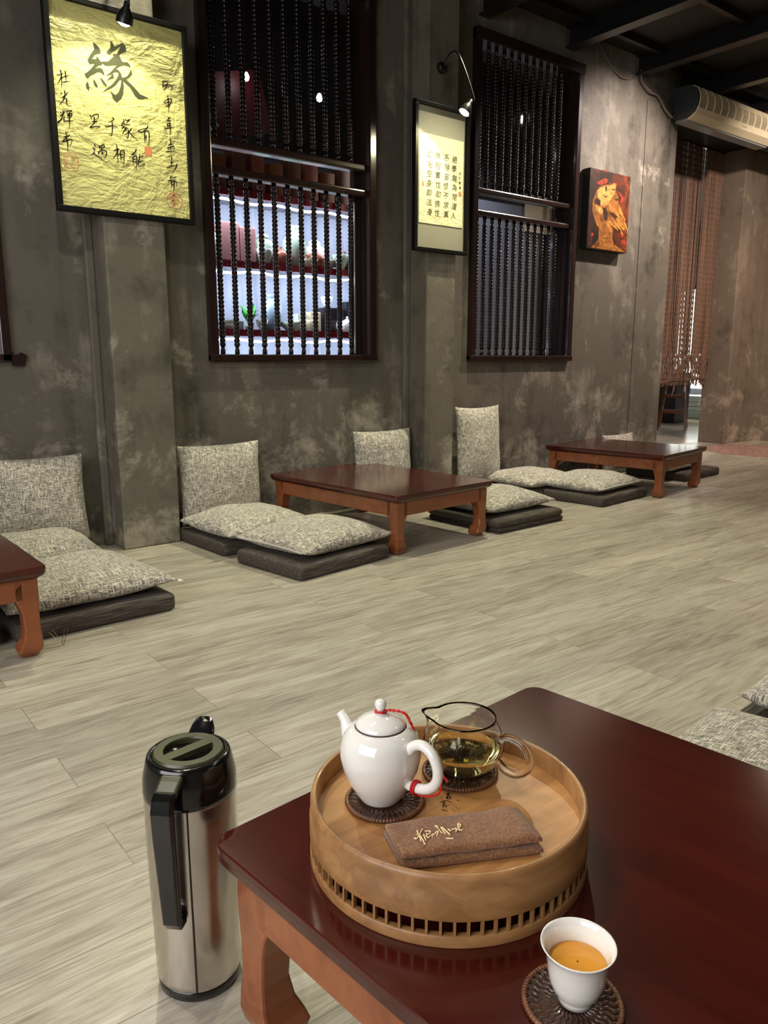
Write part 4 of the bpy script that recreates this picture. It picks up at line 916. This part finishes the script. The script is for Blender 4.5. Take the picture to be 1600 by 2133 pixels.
# cord: round the knob, braid over the lid, down to the handle, loop at its foot
mb = MB()
mb.tube([(.0072 * math.cos(a), .0072 * math.sin(a), 0.1305 + .001 * math.sin(a * 2)) for a in [2 * PI * k / 20 for k in range(20)]], .0016, 6, True)
rt = Vector((.786, -.618, 0))
path = smooth_path([Vector((.006, -.004, .131)), rt * .016 + Vector((0, 0, .1315)), rt * .030 + hd * .004 + Vector((0, 0, .128)), rt * .042 + Vector((.0, .0, .112)), rt * .052 + Vector((0, 0, .088)), rt * .060 + Vector((.004, 0, .065)), rt * .072 + Vector((.006, -.002, .045)), rt * .078 + hd * .02 + Vector((0, 0, .030))], 8)
for ph in (0, PI):
    mb.tube([p + Vector((math.cos(i * .9 + ph), math.sin(i * .9 + ph), 0)) * .0011 for i, p in enumerate(path)], .0012, 5)
for i in range(6): mb.lathe([(.001, -.002), (.0026, 0), (.001, .002)], 8, Matrix.Translation(path[6 + i * 3]))
for off in (0, .004):
    c0 = hp(.060, .038) + hd * off
    mb.tube([c0 + HS * 0 + Vector((hd.y, -hd.x, 0)) * (.0092 * math.cos(a)) + Vector((0, 0, .0092 * math.sin(a))) for a in [2 * PI * k / 16 for k in range(16)]], .0015, 5, True)
mb.tube(smooth_path([hp(.062, .028), hp(.083, .033), hp(.100, .044), hp(.104, .056)], 6), .0014, 5)
mb.build('cord', 'cord', tp, smooth=True)

# ---------------------------------------------------------------- glass jug
JX, JY = .750, .762
jg = tag(empty('glass_jug', (JX, JY, FZ + CT)), 'clear round glass sharing jug half full of yellow tea, on the bamboo tray', 'jug')
out = [(.001, 0), (.034, .0), (.040, .003), (.052, .018), (.060, .036), (.061, .048), (.056, .064), (.050, .076), (.0475, .083), (.0480, .087)]
inn = [(.0466, .0869), (.0461, .083), (.0486, .0757), (.0545, .0635), (.0592, .048), (.0575, .037), (.0495, .0195), (.038, .0055), (.032, .0035), (.001, .0035)]
sd = -rt * .9 + Vector((.0, .25, 0)); sd.normalize()
mb = MB().lathe(out + inn, 80, cap0=False, cap1=False)
vs = []
for p in mb.v:
    p = Vector(p); h = max(0, (p.z - .066) / .021); rad = Vector((p.x, p.y, 0)); c = rad.normalized().dot(sd) if rad.length > 1e-6 else 0
    if c > .86 and h > 0:
        f_ = ((c - .86) / .14) ** 1.5 * h ** 1.5; p = p + sd * .016 * f_ + Vector((0, 0, .004 * f_))
    vs.append(tuple(p))
mb.v = vs
mb.build('bowl', 'glass', jg, smooth=True)
ha2 = R(-72); jd = Vector((math.cos(ha2), math.sin(ha2), 0)); jp = lambda r, z: jd * r + Vector((0, 0, z))
MB().tube(smooth_path([jp(.0565, .064), jp(.070, .072), jp(.092, .068), jp(.106, .050), jp(.103, .032), jp(.088, .020), jp(.070, .020), jp(.0565, .030)], 6), .0062, 14).build('handle', 'glass', jg, smooth=True)
tz = .036
tea = MB().lathe([(.001, .0039), (.0318, .0039), (.0377, .0060), (.0491, .020), (.0570, tz), (.001, tz)], 72, cap0=False, cap1=False).build('tea', 'tea', smooth=True, bevel=.0005)
tea.location = (JX, JY, FZ + CT); tag(tea, 'clear golden tea filling the lower half of the glass jug', 'tea')

# ---------------------------------------------------------------- cup
CX_, CY_ = .598, .429; CZ = .32 + CT
cp = tag(empty('tea_cup', (CX_, CY_, CZ)), 'white flared porcelain cup of amber tea in the right foreground', 'cup')
MB().lathe([(.001, .002), (.0165, .002), (.0172, .0), (.0185, .0), (.019, .005), (.0200, .008), (.0255, .015), (.0295, .027), (.0315, .042), (.0335, .055), (.0370, .064), (.0395, .0672), (.0392, .0680), (.0375, .0672), (.0350, .0625), (.0318, .054), (.0300, .042), (.0280, .028), (.0235, .0165), (.015, .010), (.001, .009)], 80, cap0=False, cap1=False).build('bowl', 'porcelain', cp, smooth=True)
o = MB().lathe([(.001, .0096), (.0148, .0106), (.0232, .0170), (.0276, .0285), (.0296, .042), (.0302, .046), (.001, .046)], 64, cap0=False, cap1=False).build('tea', 'tea_cup', smooth=True, bevel=.0004)
o.location = (CX_, CY_, CZ); tag(o, 'amber tea in the white flared cup', 'tea')

# ---------------------------------------------------------------- folded towel
def towel():
    t_ = tag(empty('folded_towel', (.640, .640, FZ)), 'folded brown cloth towel with cream embroidered name, on the bamboo tray', 'towel')
    C4 = [(-.105, .004), (-.082, .068), (.081, -.011), (.055, -.079)]   # corners: near-left, far-left, far-right, near-right (local)
    NLc, FL, FR, NR = (Vector((*c, 0)) for c in C4)
    def slab(z0, z1, grow, seed):
        # rounded fold along the near long edge: cross-section across the width is a flattened loop
        N = 40; K = 20; loops = []
        for i in range(N + 1):
            u = i / N; near = NLc.lerp(NR, u); far = FL.lerp(FR, u); w_ = (far - near); lp = []
            wob = .0022 * noise.noise((u * 5, seed, 1)); th_ = (z1 - z0) * (1 + .15 * noise.noise((u * 4, seed, 7)))
            end = 1 - .35 * (abs(u - .5) * 2) ** 10
            for k in range(K):
                a = 2 * PI * k / K; c = math.cos(a); s = math.sin(a)
                cc = math.copysign(abs(c) ** .35, c); ss = math.copysign(abs(s) ** .6, s)
                f_ = .5 - cc * (.5 + grow); p = near + w_ * f_
                zz = (z0 + z1) / 2 + th_ / 2 * ss * end + wob + .0012 * noise.noise((u * 9, f_ * 5, seed + 3))
                lp.append((p.x, p.y, max(.0008, zz)))
            loops.append(lp)
        return loops
    lo = MB(); lo.rings(slab(.0005, .0125, .05, 2.0)); lo.build('lower_fold', 'towel', t_, smooth=True)
    up = MB(); up.rings(slab(.0125, .0265, .0, 5.0)); u_ = up.build('upper_fold', 'towel', t_, smooth=True)
    mb = MB()
    for l in EMB:
        P = smooth_path([(x, y, 0) for x, y in pairs(l, 1e-4)], 5); mb.tube([p + Vector((0, 0, .0278)) for p in P], .0009, 6)
    mb.build('embroidered_name', 'thread', u_)
    mb = MB(); l = pairs(TAG[0], 1e-4); mb.tube([(x, y, .0275) for x, y in l], .0008, 6); mb.build('label_stub', 'thread', u_)
towel()
